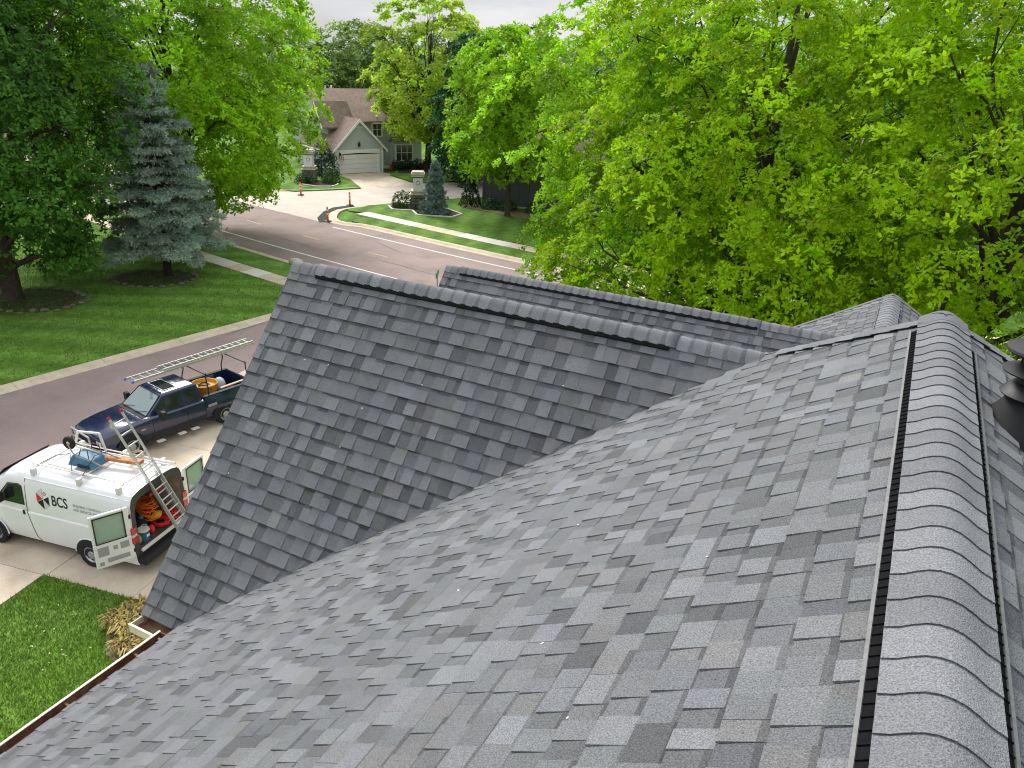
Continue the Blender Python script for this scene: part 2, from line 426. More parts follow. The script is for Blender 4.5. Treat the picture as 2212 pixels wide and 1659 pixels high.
# north wing
tW, tE = (-c3, 0, -s3), (c3, 0, -s3)
cap_strip((W3X, 7.3, W3Z), (W3X, 11.15, W3Z), tW, tE, .15, .138, .019)
cap_strip((W3X, 11.15, W3Z), (W3X, 12.75, W3Z), tW, tE, .16, .138, .034)
vent_box((W3X, 11.15, W3Z), (W3X, 12.7, W3Z), tW, .15, 0, .012, side=.006, lip=False)
vent_box((W3X, 11.15, W3Z), (W3X, 12.7, W3Z), tE, .15, 0, .012, side=.006, lip=False)
cap_strip((W3X, 12.75, W3Z), (W3X, W3Y, W3Z), tW, tE, .15, .138, .019)
# row of rake shingles on the wing's north verge
for side, sd in ((-1, tW), (1, tE)):
    m = MB(); A = Vector((W3X, W3Y, W3Z)); s_ = Vector(sd); nn = s_.cross(Vector((0, 1, 0))); nn = nn if nn.z > 0 else -nn
    P = [A + s_ * a + Vector((0, y, 0)) + nn * z for z in (.004, .02) for (a, y) in ((0, -.10), (2.5, -.10), (2.5, .02), (0, .02))]
    m.hexa(P); m.build('rake_edge', SLP, roofo)
# rake drip edges and fascia on gable 1, gable 2
TRIMW = mat('grey_trim_paint', (.42, .42, .41), rough=.5, var=.08, vscale=4)
GUTIN = mat('rusty_gutter_inside', (.135, .052, .030), rough=.8, var=.35, vscale=7, col2=(.20, .13, .075), c2scale=9)
GUTOUT = mat('cream_gutter_paint', (.74, .66, .50), rough=.45, var=.1, vscale=6)
WALL = mat('beige_lap_siding', (.42, .38, .31), rough=.7, var=.08)
def fascia(A, B, h=.16, t=.025, name='fascia'):
    A, B = Vector(A), Vector(B); m = MB()
    m.hexa([A + Vector((0, 0, -h)), B + Vector((0, 0, -h)), B + Vector((-t, 0, -h)), A + Vector((-t, 0, -h)),
            A + Vector((0, 0, -.004)), B + Vector((0, 0, -.004)), B + Vector((-t, 0, -.004)), A + Vector((-t, 0, -.004))])
    return m.build(name, TRIMW, house)
fascia((G1X + .02, G1E, gzS(G1E) - .01), (G1X + .02, G1Y, G1Z - .01)); fascia((G1X + .02, G1Y, G1Z - .01), (G1X + .02, YE, zN(YE) - .01))
fascia((G2X + .02, G2E, G2Z - T2 * 2.3), (G2X + .02, G2Y, G2Z - .01))
# gutters: open troughs with hanger straps
def gutter(P, Q, out, name='gutter'):
    P, Q, out = Vector(P), Vector(Q), Vector(out); d = (Q - P).normalized(); Ln = (Q - P).length; m = MB(); Zv = Vector((0, 0, 1))
    def bar(y0, y1, a, b, z0, z1, mi):
        m.hexa([P + d * y + out * t + Zv * z for z in (z0, z1) for (y, t) in ((y0, a), (y1, a), (y1, b), (y0, b))], mi)
    bar(0, Ln, -.03, .150, -.085, -.075, 0); bar(0, Ln, -.03, -.02, -.075, -.012, 0); bar(0, Ln, .144, .150, -.075, -.006, 0); bar(0, Ln, .1502, .156, -.087, -.004, 1)
    bar(0, Ln, .140, .160, -.006, .002, 1); bar(-.003, .006, -.03, .155, -.084, -.01, 1); bar(Ln - .006, Ln + .003, -.03, .155, -.084, -.01, 0)
    g = m.build(name, [GUTIN, GUTOUT], house)
    y = .35
    while y < Ln:
        m = MB(); bar2 = [P + d * yy + out * t + Zv * z for z in (-.03, -.024) for (yy, t) in ((y, -.02), (y + .018, -.02), (y + .018, .142), (y, .142))]
        m.hexa(bar2); m.build('hanger_strap', GUTIN, g); y += .62
    return g
gutter((XE + .02, -4.0, zmain(XE) - .02), (XE + .02, 3.46, zmain(XE) - .02), (-1, 0, 0))
gutter((G1X, G1E + .02, gzS(G1E) - .02), (-4.91, G1E + .02, gzS(G1E) - .02), (0, -1, 0))
# walls under the eaves
def wall(a, b, name='wall'):
    m = MB(); m.b2(a, b); return m.build(name, WALL, house)
wall((-4.4, -5.6, 0), (4.9, 7.6, 8.0)); wall((-5.0, 3.95, 0), (-4.404, 7.6, 7.9)); wall((-6.1, 8.7, 0), (-3.9, 12.4, 6.2)); wall((-3.896, 8.0, 0), (3.8, 12.9, 6.6))
for xx, yy, zz in ((-5.0, 5.8, 5.6), (-5.0, 5.8, 2.2), (-6.1, 10.5, 4.2), (-4.4, 1.0, 5.6), (-4.4, -2.4, 5.6)):
    m = MB(); m.b2((xx - .05, yy - .55, zz - .7), (xx - .004, yy + .55, zz + .7)); w_ = m.build('window', glass('house_window_glass', (.03, .04, .045)), house)
    m = MB()
    for a, b in (((-.6, -.78), (.6, -.7)), ((-.6, .7), (.6, .78)), ((-.62, -.7), (-.55, .7)), ((.55, -.7), (.62, .7))):
        m.b2((xx - .07, yy + a[0], zz + a[1]), (xx - .002, yy + b[0], zz + b[1]))
    m.build('frame', TRIMW, w_)
# triangular gable walls
m = MB(); m.prism([(-5.0, 3.95, 7.9), (-5.0, 7.6, 7.9), (-5.0, G1Y, G1Z - .35)], (.3, 0, 0)); m.build('gable_wall', WALL, house)
m = MB(); m.prism([(-6.1, 8.7, 6.2), (-6.1, 12.4, 6.2), (-6.1, G2Y, G2Z - .35)], (.3, 0, 0)); m.build('gable_wall', WALL, house)
# black flue on the east slope: cone flashing, storm collar, ribbed neck, two-disc cap
FLUE = mat('black_flue_metal', (.014, .016, .017), rough=.55, spec=.35, var=.4, vscale=9)
fc = Vector((.70, 4.14, zmain(.70)))
flue = empty('flue_pipe', tuple(fc), label='black metal flue with storm collar and two-disc cap on the roof', cat='flue pipe'); flue.scale = (1.04, 1.04, 1.12)
m = MB(); m.lathe([(.26, -.15), (.24, -.02), (.17, .07), (.115, .15), (.095, .19), (.0, .19)], n=28); m.build('cone_flashing', mat('black_rubber_flashing', (.010, .012, .012), rough=.7, var=.3, vscale=6), flue, smooth=True)
m = MB(); m.lathe([(.094, .16), (.094, .20), (.135, .185), (.14, .192), (.10, .235), (.085, .24)], n=28); m.build('storm_collar', FLUE, flue, smooth=True)
m = MB(); m.lathe([(.08, .18), (.08, .40)], n=24)
for k in range(18):
    a = 2 * math.pi * k / 18
    m.box((.083 * math.cos(a), .083 * math.sin(a), .345), (.012, .012, .08), R=Matrix.Rotation(a, 3, 'Z'))
m.build('ribbed_neck', FLUE, flue, smooth=True)
m = MB(); m.lathe([(.06, .30), (.15, .285), (.155, .292), (.09, .318)], n=30); m.build('lower_disc', FLUE, flue, smooth=True)
m = MB(); m.lathe([(.06, .385), (.158, .372), (.166, .380), (.162, .39), (.10, .415), (.0, .425)], n=30); m.build('cap', FLUE, flue, smooth=True)
# a few pale flecks of debris left on the new shingles
m = MB(); rr = random.Random(5)
for k in range(16):
    x = rr.uniform(-4.2, -.2); y = rr.uniform(1.0, 3.6); a = rr.uniform(0, 3)
    c = Vector((x, y, zmain(x) + .014)); s_ = rr.uniform(.004, .010)
    m.box(c, (s_ * 1.8, s_, .003), R=Matrix.Rotation(-math.atan(T1), 3, 'Y') @ Matrix.Rotation(a, 3, 'Z'))
for k in range(8):
    x = rr.uniform(-5.1, -2); y = rr.uniform(4.4, 5.5)
    if x < vxS(y) - .2: m.box(Vector((x, y, gzS(y) + .014)), (.012, .008, .004), R=Matrix.Rotation(math.atan(T2), 3, 'X'))
tag(m.build('debris_flecks', mat('pale_chip', (.75, .72, .66))), 'pale chips scattered over the new shingles', 'debris', kind='stuff')
# ================================================================== ground, roads, kerbs, pavements
ASPH = mat('reddish_asphalt', (.285, .218, .200), rough=.9, var=.13, vscale=.35, fine=.22, fscale=25, bump=.25, bscale=60,
           col2=(.222, .177, .164), c2scale=.5, c2lo=.5, c2hi=.72)
TAR = mat('fresh_black_asphalt', (.035, .035, .037), rough=.95, fine=.3, fscale=30)
CONC = mat('tan_concrete', (.60, .505, .39), rough=.85, var=.16, vscale=.9, fine=.10, fscale=30, col2=(.45, .36, .265), c2scale=.7, c2lo=.5, c2hi=.75, bump=.1)
CONC2 = mat('grey_street_concrete', (.50, .435, .37), rough=.85, var=.14, vscale=.5, fine=.1, fscale=20)
KERB = mat('kerb_concrete', (.54, .455, .335), rough=.85, var=.2, vscale=1.6, fine=.12, fscale=30)
NEWC = mat('new_white_concrete', (.66, .62, .54), rough=.85, var=.08, vscale=2, fine=.06, fscale=30)
PAINT = mat('road_paint', (.72, .70, .64), rough=.6, var=.18, vscale=6, fine=.15, fscale=25)
YPAINT = mat('faded_yellow_paint', (.50, .36, .18), rough=.7, var=.25, vscale=8)
def grass_mat(name, c, c2, stripes=None):
    m = mat(name, c, rough=.9, spec=.1, col2=c2, c2scale=.55, c2lo=.38, c2hi=.68, var=.28, vscale=2.2, fine=.35, fscale=26, bump=.6, bscale=40)
    if stripes:                                        # mown stripes: the blades lean the other way in every second pass
        n, l = m.node_tree.nodes, m.node_tree.links; p = n['Principled BSDF']; src = p.inputs['Base Color'].links[0].from_socket
        t = n.new('ShaderNodeTexCoord'); mp_ = n.new('ShaderNodeMapping'); mp_.inputs['Rotation'].default_value = (0, 0, RAD(stripes))
        wv = n.new('ShaderNodeTexWave'); wv.inputs['Scale'].default_value = .16; wv.inputs['Distortion'].default_value = 3.0; wv.inputs['Detail'].default_value = 2
        mr = n.new('ShaderNodeMapRange'); mr.inputs['To Min'].default_value = .82; mr.inputs['To Max'].default_value = 1.22
        sc = n.new('ShaderNodeVectorMath'); sc.operation = 'SCALE'
        l.new(t.outputs['Object'], mp_.inputs['Vector']); l.new(mp_.outputs['Vector'], wv.inputs['Vector']); l.new(wv.outputs['Fac'], mr.inputs['Value'])
        l.new(src, sc.inputs[0]); l.new(mr.outputs['Result'], sc.inputs['Scale']); l.new(sc.outputs[0], p.inputs['Base Color'])
    return m
GR1 = grass_mat('lawn_grass', (.115, .225, .028), (.155, .255, .050))
GR2 = grass_mat('mown_corner_lawn', (.095, .200, .026), (.130, .235, .042), stripes=62)
GR3 = grass_mat('far_lawn', (.082, .170, .022), (.108, .200, .036), stripes=-20)
MULCH = mat('brown_mulch', (.040, .022, .014), rough=.95, var=.4, vscale=8, fine=.5, fscale=30, bump=.8, bscale=25)
STRAW = mat('dry_soil', (.26, .19, .12), rough=.95, var=.35, vscale=6, fine=.3, fscale=40)

def sheet(name, P, z, m, kind='structure', skirt=0., parent=None):
    b = MB()
    if skirt: b.prism([(x, y, z - skirt) for x, y in P], (0, 0, skirt))
    else: b.poly([(x, y, z) for x, y in P])
    o = b.build(name, m, parent)
    if not skirt and o.data.polygons[0].normal.z < 0: o.data.polygons[0].flip()
    if kind: o['kind'] = kind
    return o
b = MB(); b.poly([(-900, -900, -.004), (900, -900, -.004), (900, 900, -.004), (-900, 900, -.004)])
tag(b.build('ground', GR3), kind='structure')

RX = [-160, -120, -80, -60, -50, -41, -34, -27, -19.5, -8, 5, 20, 60, 140]
RY = [75.5, 63, 51.5, 46.6, 44.3, 42.3, 41.0, 39.8, 38.75, 37.4, 36.2, 35.3, 34, 33]
def road(d, x0=-160, x1=140, n=90):                   # offset line beside the road's centre, d metres to the north
    xs = np.linspace(x0, x1, n); ys = np.interp(xs, RX, RY)
    k = np.ones(7) / 7; pad = np.pad(ys, 3, mode='reflect', reflect_type='odd'); ys = np.convolve(pad, k, 'valid')
    g = np.gradient(ys, xs); nx, ny = -g / np.hypot(1, g), 1 / np.hypot(1, g)
    return [(float(x + a * d), float(y + b_ * d)) for x, y, a, b_ in zip(xs, ys, nx, ny)]
def band(name, d0, d1, z, m, x0=-160, x1=140, **k): return sheet(name, road(d0, x0, x1) + road(d1, x0, x1)[::-1], z, m, **k)
band('main_road', -5.0, 5.0, .004, ASPH)
# side street along our house, same direction as the parked truck
SD = Vector((.170, .985)); SN = Vector((.985, -.170))
S0 = Vector((-28.36, 15.2))                            # a point of its far edge
def st(a, t): q = S0 + SD * t + SN * a; return (q.x, q.y)
SWID = 7.7
sheet('side_street', [st(0, -80), st(SWID, -80), st(SWID, 17.5), st(SWID + 1.2, 20.5), st(-1.5, 21), st(0, 16)], .008, ASPH)
# concrete side road at the far junction with the house drive
sheet('concrete_street', [(-39.6, 46.0), (-40.3, 47.6), (-41.6, 49.6), (-41.7, 50.9), (-41.0, 53.0), (-39.7, 56.0), (-37.6, 60.2), (-35.5, 63.5), (-29, 72), (-22, 84),
      (-30, 88), (-36, 78), (-40, 71.7), (-42.3, 68.2), (-44.4, 65.5), (-46.2, 59.8), (-47.9, 57.0), (-49.7, 54.4), (-54, 52.0), (-57.5, 51.2), (-57, 50), (-47.6, 47.5)], .008, CONC2)
sheet('house_drive', [(-53.4, 64.95), (-51.15, 69.75), (-49.8, 69.3), (-48.9, 68.1), (-44.3, 65.7), (-45.0, 62.4), (-46.1, 59.7)], .012, CONC)
sheet('asphalt_patch', [(-39.4, 45.7), (-40.6, 46.9), (-41.9, 49.2), (-42.4, 51.0), (-41.9, 52.9), (-41.2, 52.4), (-41.5, 50.9), (-41.4, 49.6), (-40.0, 47.5), (-39.0, 46.2)], .012, TAR)
# road markings
for nm, d in (('edge_line', -3.35), ('edge_line', 3.35)):
    x0, x1 = (-160, 140) if d < 0 else (-38.2, 140)
    band(nm, d - .07, d + .07, .012, PAINT, x0, x1)
x = -70.
ctr = road(0, -160, 140, 600)
CX = np.array(ctr)
while x < 30:
    if not (-58 < x < -46):
        ya, yb = np.interp(x, CX[:, 0], CX[:, 1]), np.interp(x + 1.75, CX[:, 0], CX[:, 1])
        sheet('centre_dash', [(x, ya - .06), (x + 1.75, yb - .06), (x + 1.75, yb + .06), (x, ya + .06)], .012, YPAINT)
    x += 6.52
g_ = random.Random(21)
for (x, y, a, L) in ((-26.6, 24.0, 1.5, 4.5), (-34.5, 39.3, 2.9, 6.0), (-29.0, 41.6, 2.7, 4.0), (-44.5, 44.0, 1.2, 4.5), (-22.5, 38.0, 2.95, 7.0), (-43.0, 56.0, .9, 5.0)):
    P_ = []; Q_ = []; n_ = 12
    for k in range(n_ + 1):
        t = L * k / n_; o_ = g_.uniform(-.05, .05); w_ = .012 * (1 if 0 < k < n_ else .2)
        px0, py0 = x + math.cos(a) * t - math.sin(a) * o_, y + math.sin(a) * t + math.cos(a) * o_
        P_.append((px0 - math.sin(a) * w_, py0 + math.cos(a) * w_)); Q_.append((px0 + math.sin(a) * w_, py0 - math.cos(a) * w_))
    sheet('road_crack', P_ + Q_[::-1], .016, TAR)
# raised lawns beside the roads
LZ = .10
s_far = road(-8.85, -100, -28.6, 30)
sheet('corner_lawn', s_far + [st(-2.5, 15.5), st(-.62, 12.8), st(-.62, -70), (-100, -60)], LZ, GR2, skirt=.09)
vg = road(-5.65, -100, -28.4, 30); vg2 = road(-7.62, -100, -28.0, 30)
sheet('corner_verge', vg + [st(-.3, 17.0), st(-.9, 16.4)] + vg2[::-1], LZ, GR2, skirt=.09)
band('far_verge', 5.55, 7.55, LZ, GR3, -38.6, 120, skirt=.09)
fl = road(8.95, -38.0, 120, 50)
sheet('far_corner_lawn', fl + [(120, 75), (-25, 74), (-34.6, 63.3), (-36.9, 59.9), (-39.0, 56.2), (-40.4, 53.0), (-41.0, 51.0), (-40.3, 50.4)], LZ, GR3, skirt=.09)
sheet('island_lawn', [(-49.6, 54.6), (-47.6, 57.4), (-46.3, 59.8), (-50.2, 63.2), (-53.2, 64.6), (-60, 64), (-62, 56), (-55, 52.6)], LZ, GR3, skirt=.09)
sheet('house_front_lawn', [(-44.3, 66.0), (-48.7, 68.3), (-49.4, 69.6), (-51.0, 72.0), (-49, 78), (-42, 76), (-40.4, 72), (-42.4, 68.6)], LZ, GR3, skirt=.09)
# our own front lawn, drive and pavement
DS = Vector((-.984, -.178)); DN = Vector((.178, -.984))   # along the drive (to the street) and towards us
D0 = Vector((-14.4, 9.52))
def dv(a, t): q = D0 + DS * a + DN * t; return (q.x, q.y)
sheet('drive', [dv(-11, 0), dv(5.9, 0), dv(6.6, .9), dv(6.1, -16.0), dv(2.5, -16), dv(2.4,-5.2), dv(-11,-5.2)], .012, CONC)
sheet('front_lawn', [dv(-8, .02), dv(2.72, .02), dv(2.72, 12), dv(2.72, 40), (-4.4, -40), (-4.4, 7.4)], LZ, GR1, skirt=.09)
sheet('street_verge', [dv(4.25, .8), dv(5.85, 1.5), dv(5.75, 40), dv(4.25, 40)], LZ, GR1, skirt=.09)
sheet('drive_side_verge', [dv(-6, -5.1), dv(2.1, -5.1), dv(2.45, -5.6), dv(2.45, -22), dv(-6, -22)], LZ, GR1, skirt=.09)
# slabs: pavements and drive are made of separate cast panels
def slabs(name, pts_fn, n, t0, t1, w0, w1, z0, z1, mats, parent_kind='structure', gap=.012, seed=1):
    root = empty(name, kind=parent_kind); r_ = random.Random(seed)
    for i in range(n):
        a, b_ = t0 + (t1 - t0) * i / n, t0 + (t1 - t0) * (i + 1) / n
        q = [pts_fn(w0, a + gap), pts_fn(w1, a + gap), pts_fn(w1, b_ - gap), pts_fn(w0, b_ - gap)]
        dz = r_.uniform(-.004, .004); mb = MB()
        mb.hexa([(x, y, z0) for x, y in q] + [(x, y, z1 + dz) for x, y in q])
        mb.build('slab', mats(i), root, recalc=True)
    return root
def road_fn(d, t):
    x = t; y0 = np.interp(x, CX[:, 0], CX[:, 1]); g = (np.interp(x + .5, CX[:, 0], CX[:, 1]) - np.interp(x - .5, CX[:, 0], CX[:, 1]))
    nx, ny = -g / math.hypot(1, g), 1 / math.hypot(1, g); return (x + nx * d, y0 + ny * d)
new_far = {0, 1, 2, 3, 7, 8, 9}
slabs('far_pavement', road_fn, 37, -40.5, 15, 7.62, 8.88, .0, .115, lambda i: NEWC if i in new_far else KERB, seed=3)
slabs('corner_pavement', road_fn, 24, -63, -27.7, -8.80, -7.68, .0, .115, lambda i: NEWC if i in (18, 19, 21) else KERB, seed=4)
slabs('street_pavement', lambda w, t: dv(w, t), 12, 0.05, 20, 2.76, 4.22, .0, .112, lambda i: CONC, seed=5)
slabs('drive_panels', lambda w, t: dv(t, w), 5, -9.8, 2.72, -5.05, -.02, .0, .03, lambda i: CONC, seed=6, gap=.016)
slabs('drive_apron', lambda w, t: dv(w, t), 2, -5.05, -.02, 2.78, 6.2, .0, .03, lambda i: CONC, seed=7, gap=.016)
slabs('street_pavement', lambda w, t: dv(w, t), 6, -16, -5.1, 2.5, 5.9, .0, .03, lambda i: CONC, seed=9)
# kerbs in sections with open joints
def kerb(name, P, w, h, m, sec=3.0, side=1):
    root = empty(name, kind='structure'); P = [Vector((x, y, 0)) for x, y in P]
    cum = [0.]
    for a, b_ in zip(P, P[1:]): cum.append(cum[-1] + (b_ - a).length)
    def pt(s):
        for i in range(len(P) - 1):
            if s <= cum[i + 1] or i == len(P) - 2:
                d = (P[i + 1] - P[i]).normalized(); return P[i] + d * (s - cum[i]), d
    s = 0.
    while s < cum[-1] - .3:
        e = min(s + sec, cum[-1]); secs = []
        for k in range(4):
            q, d = pt(s + .008 + (e - s - .016) * k / 3); nn = Vector((-d.y, d.x, 0)) * side
            secs.append([q + nn * a + Vector((0, 0, z)) for a, z in ((0, .0), (0, .014), (w * .45, .03), (w * .62, h * .8), (w * .78, h), (w, h), (w, 0.))])
        mb = MB(); mb.loft(secs, cap0=True, cap1=True); mb.build('kerb_section', m, root); s = e
    return root
kerb('far_kerb', [(-41.0, 53.0), (-41.6, 51.0), (-41.5, 49.7), (-40.2, 47.5), (-39.2, 46.4), (-38.0, 45.85)] + road(4.85, -36.8, 30, 24), .75, .12, KERB, 4)
kerb('corner_kerb', road(-5.0, -75, -31.2, 18) + [st(1.0, 18.2), st(.15, 15.6), st(0, 13.2), st(0, 6), st(0, -20)], .62, .12, KERB, 3.4, side=-1)
kerb('near_kerb', [st(SWID, -20), st(SWID, -6.4)], .5, .12, KERB, 3, side=-1)
kerb('island_kerb', [(-57.5, 51.4), (-54, 52.2), (-49.6, 54.5), (-47.8, 57.1), (-46.4, 59.6)], .35, .11, KERB, 3, side=1)
# planting beds
def bed(name, P, z, m): return sheet(name, P, z, m, skirt=.09)
def blob(c, rx, ry, n=18, seed=1, rz=0.):
    r_ = random.Random(seed); out = []
    for k in range(n):
        a = 2 * math.pi * k / n; q = 1 + r_.uniform(-.07, .07); x, y = rx * q * math.cos(a), ry * q * math.sin(a)
        out.append((c[0] + x * math.cos(rz) - y * math.sin(rz), c[1] + x * math.sin(rz) + y * math.cos(rz)))
    return out
bedL = blob((-50.9, 59.0), 2.3, 1.6, seed=4); bed('mulch_bed', bedL, .13, MULCH)
bedR = [(-38.9, 53.9), (-37.8, 52.9), (-36.3, 53.6), (-35.0, 52.3), (-33.8, 52.8), (-32.4, 53.4), (-32.4, 54.9), (-34.4, 56.0), (-36.5, 56.4), (-38.4, 55.6)]
bed('mulch_bed', bedR, .13, MULCH)
bed('mulch_bed', [(-49.2, 70.0), (-48.0, 71.0), (-46.6, 73.6), (-47.5, 76.6), (-50.4, 77.0), (-51.4, 73.2)], .13, MULCH)
bed('mulch_bed', [(-34.2, 57.7), (-31.6, 57.4), (-27.5, 56.6), (-25.5, 59.2), (-33.4, 59.7), (-34.6, 59.0)], .13, STRAW)
bed('mulch_bed', blob((-36.3, 28.4), 2.15, 1.7, seed=9, rz=.6), .13, mat('leafy_soil', (.06, .055, .022), rough=.95, var=.5, vscale=4, fine=.4, fscale=20, col2=(.05, .09, .02), c2scale=1.5))
bed('mulch_bed', blob((-37.6, 22.4), 2.3, 1.9, seed=12, rz=.4), .13, mat('leafy_soil', (.06, .055, .022)))
bed('mulch_bed', [dv(-6, .06), dv(-.15, .06), dv(.0, .5), dv(-.15, 1.15), dv(-.7, 1.75), dv(-1.4, 2.0), dv(-6, 2.2)], .115, STRAW)
def edging(name, P, m, label, r=.07, closed=True, z=.16, n=26):
    P = [Vector((x, y, z)) for x, y in P]; root = empty(name, P[0], label=label, cat='edging')
    if closed: P = P + [P[0]]
    for i in range(len(P) - 1):
        a, b_ = P[i] - P[0], P[i + 1] - P[0]; d = (b_ - a); mb = MB(); e = d.normalized() * .012; nn = Vector((-d.y, d.x, 0)).normalized() * r
        q = [a + e - nn, b_ - e - nn, b_ - e + nn, a + e + nn]
        mb.hexa([v + Vector((0, 0, -.09)) for v in q] + [v + Vector((0, 0, .03)) for v in q]); mb.build('edging_block', m, root, bevel=.02)
edging('bed_edging', bedL[9:] + bedL[:3], NEWC, 'white concrete edging round the bed of the pillar by the garage', closed=False)
edging('bed_edging', bedR, NEWC, 'white scalloped edging round the bed with the small blue spruce')
STONE = mat('grey_field_stone', (.15, .15, .11), rough=.9, var=.4, vscale=3, fine=.2, fscale=20, bump=.5, bscale=12)
for (c, rx, ry, sd, rz, nst, lab) in (((-36.3, 28.4), 2.2, 1.75, 9, .6, 26, 'ring of small stones edging the bed under the blue spruce'),
                            ((-37.6, 22.4), 2.35, 1.95, 12, .4, 28, 'ring of pale stones edging the bed under the dark maple')):
    root = empty('stone_ring', (c[0], c[1], .1), label=lab, cat='stone edging'); r_ = random.Random(sd)
    for k, (x, y) in enumerate(blob((0, 0), rx, ry, nst, sd, rz)):
        mb = MB(); w = r_.uniform(.13, .22); h_ = r_.uniform(.08, .15)
        mb.lathe([(w * .7, 0), (w, h_ * .4), (w * .75, h_ * .9), (w * .3, h_)], (x, y, 0), n=7); mb.build('stone', STONE, root, bevel=.02)

# grass blades: real tufts on the nearest lawns so that their face and edges are not flat
def inside(P, xs, ys):
    P = np.array(P); ins = np.zeros(len(xs), bool); j = len(P) - 1
    for i in range(len(P)):
        c_ = (P[i, 1] > ys) != (P[j, 1] > ys)
        with np.errstate(divide='ignore', invalid='ignore'):
            ins ^= c_ & (xs < (P[j, 0] - P[i, 0]) * (ys - P[i, 1]) / (P[j, 1] - P[i, 1]) + P[i, 0])
        j = i
    return ins
def blades(name, P, n, hgt, wid, z, m, label, seed=1, lean=.6, clump=0.):
    g = np.random.default_rng(seed); A = np.array(P); lo, hi = A.min(0), A.max(0)
    xs, ys = g.uniform(lo[0], hi[0], n), g.uniform(lo[1], hi[1], n); k = inside(P, xs, ys); xs, ys = xs[k], ys[k]
    px_, py_, d_ = project(np.stack([xs, ys, np.zeros(len(xs))], 1)); k = (px_ > -40) & (px_ < 1064) & (py_ > -40) & (py_ < 808) & (d_ > 0); xs, ys = xs[k], ys[k]
    n = len(xs); a = g.uniform(0, 2 * np.pi, n); hh = hgt * g.uniform(.6, 1.4, n); ww = wid * g.uniform(.7, 1.3, n); le = hgt * lean * g.uniform(.2, 1.6, n)
    b0 = np.stack([xs - np.cos(a) * ww, ys - np.sin(a) * ww, np.full(n, z)], 1); b1 = np.stack([xs + np.cos(a) * ww, ys + np.sin(a) * ww, np.full(n, z)], 1)
    az = g.uniform(0, 2 * np.pi, n); tp = np.stack([xs + np.cos(az) * le, ys + np.sin(az) * le, z + hh], 1)
    V = np.stack([b0, b1, tp], 1).reshape(-1, 3); Fc = np.arange(3 * n).reshape(-1, 3)
    t = g.normal(1, .25, n).clip(.5, 1.7); tn = np.stack([t * g.uniform(.85, 1.25, n), t, t * g.uniform(.7, 1.2, n)], 1)
    return tag(fast_mesh(name, V, Fc, m, None, tn), label, 'grass', kind='stuff')
GB = mat('grass_blade', (.135, .255, .034), rough=.6, spec=.25, attr='tone', trans=.25)
near_lawn = [dv(-1.5, .02), dv(2.74, .02), dv(2.74, 8), dv(-2, 12), (-4.6, 3), (-4.6, 8)]
blades('grass_blades', near_lawn, 200000, .075, .008, LZ, GB, 'long grass blades of the lawn below the gutter', 3)
corner = s_far + [st(-2.5, 15.5), st(-.62, 12.8), st(-.62, -30), (-60, 5)]
blades('grass_blades', corner, 420000, .09, .014, LZ, GB, 'mown grass blades of the lawn under the blue spruce', 4)
blades('grass_blades', [dv(4.25, .8), dv(5.85, 1.5), dv(5.75, 12), dv(4.25, 12)], 20000, .075, .01, LZ, GB, 'grass blades of the narrow verge in front of the white van', 5)
blades('grass_blades', [dv(0, -5.1), dv(2.1, -5.1), dv(2.45, -5.6), dv(2.45, -10), dv(0, -10)], 30000, .085, .01, LZ, GB, 'grass blades beside the drive near the truck', 6)
# pale fallen petals on the near lawn
m = MB(); rr = random.Random(8)
for k in range(32):
    cx_, cyy = rr.choice([(1.2, 1.6), (.4, 2.1), (1.6, 3.0), (.9, 4.5)]); a_, t_ = cx_ + rr.gauss(0, .35), cyy + rr.gauss(0, .4)
    x_, y_ = dv(a_, max(.2, t_)); m.box((x_, y_, LZ + .08), (.04, .022, .008), R=Matrix.Rotation(rr.uniform(0, 3), 3, 'Z') @ Matrix.Rotation(rr.uniform(-.6, .6), 3, 'X'))
tag(m.build('fallen_leaves', mat('pale_dry_leaf', (.55, .50, .28))), 'pale fallen leaves lying on the lawn below the gutter', 'leaves', kind='stuff')
# ================================================================== trees and shrubs
BARK = mat('grey_bark', (.075, .058, .045), rough=.95, var=.35, vscale=5, fine=.3, fscale=30, bump=.8, bscale=18)
BARKD = mat('dark_bark', (.040, .030, .024), rough=.95, var=.35, vscale=5, bump=.8, bscale=18)
def leaf_mat(name, c, trans=.38, rough=.5): return mat(name, c, rough=rough, spec=.15, attr='tone', trans=trans)
OAKL = leaf_mat('bright_oak_leaf', (.375, .570, .010), .50)
OAKL2 = leaf_mat('spring_oak_leaf', (.290, .525, .016), .50)
MAPL = leaf_mat('dark_maple_leaf', (.092, .225, .030), .40)
DARKL = leaf_mat('deep_green_leaf', (.045, .135, .040), .28)
LOCL = leaf_mat('yellow_green_leaf', (.42, .58, .055), .5)
FARL = leaf_mat('far_tree_leaf', (.22, .34, .08), .4)
YEWL = leaf_mat('yew_leaf', (.022, .050, .016), .1)
BUSHL = leaf_mat('shrub_leaf', (.050, .110, .020), .25)
SPRL = leaf_mat('blue_spruce_needle', (.320, .410, .325), .15, .7)
SPRL2 = leaf_mat('small_spruce_needle', (.190, .270, .235), .12, .7)

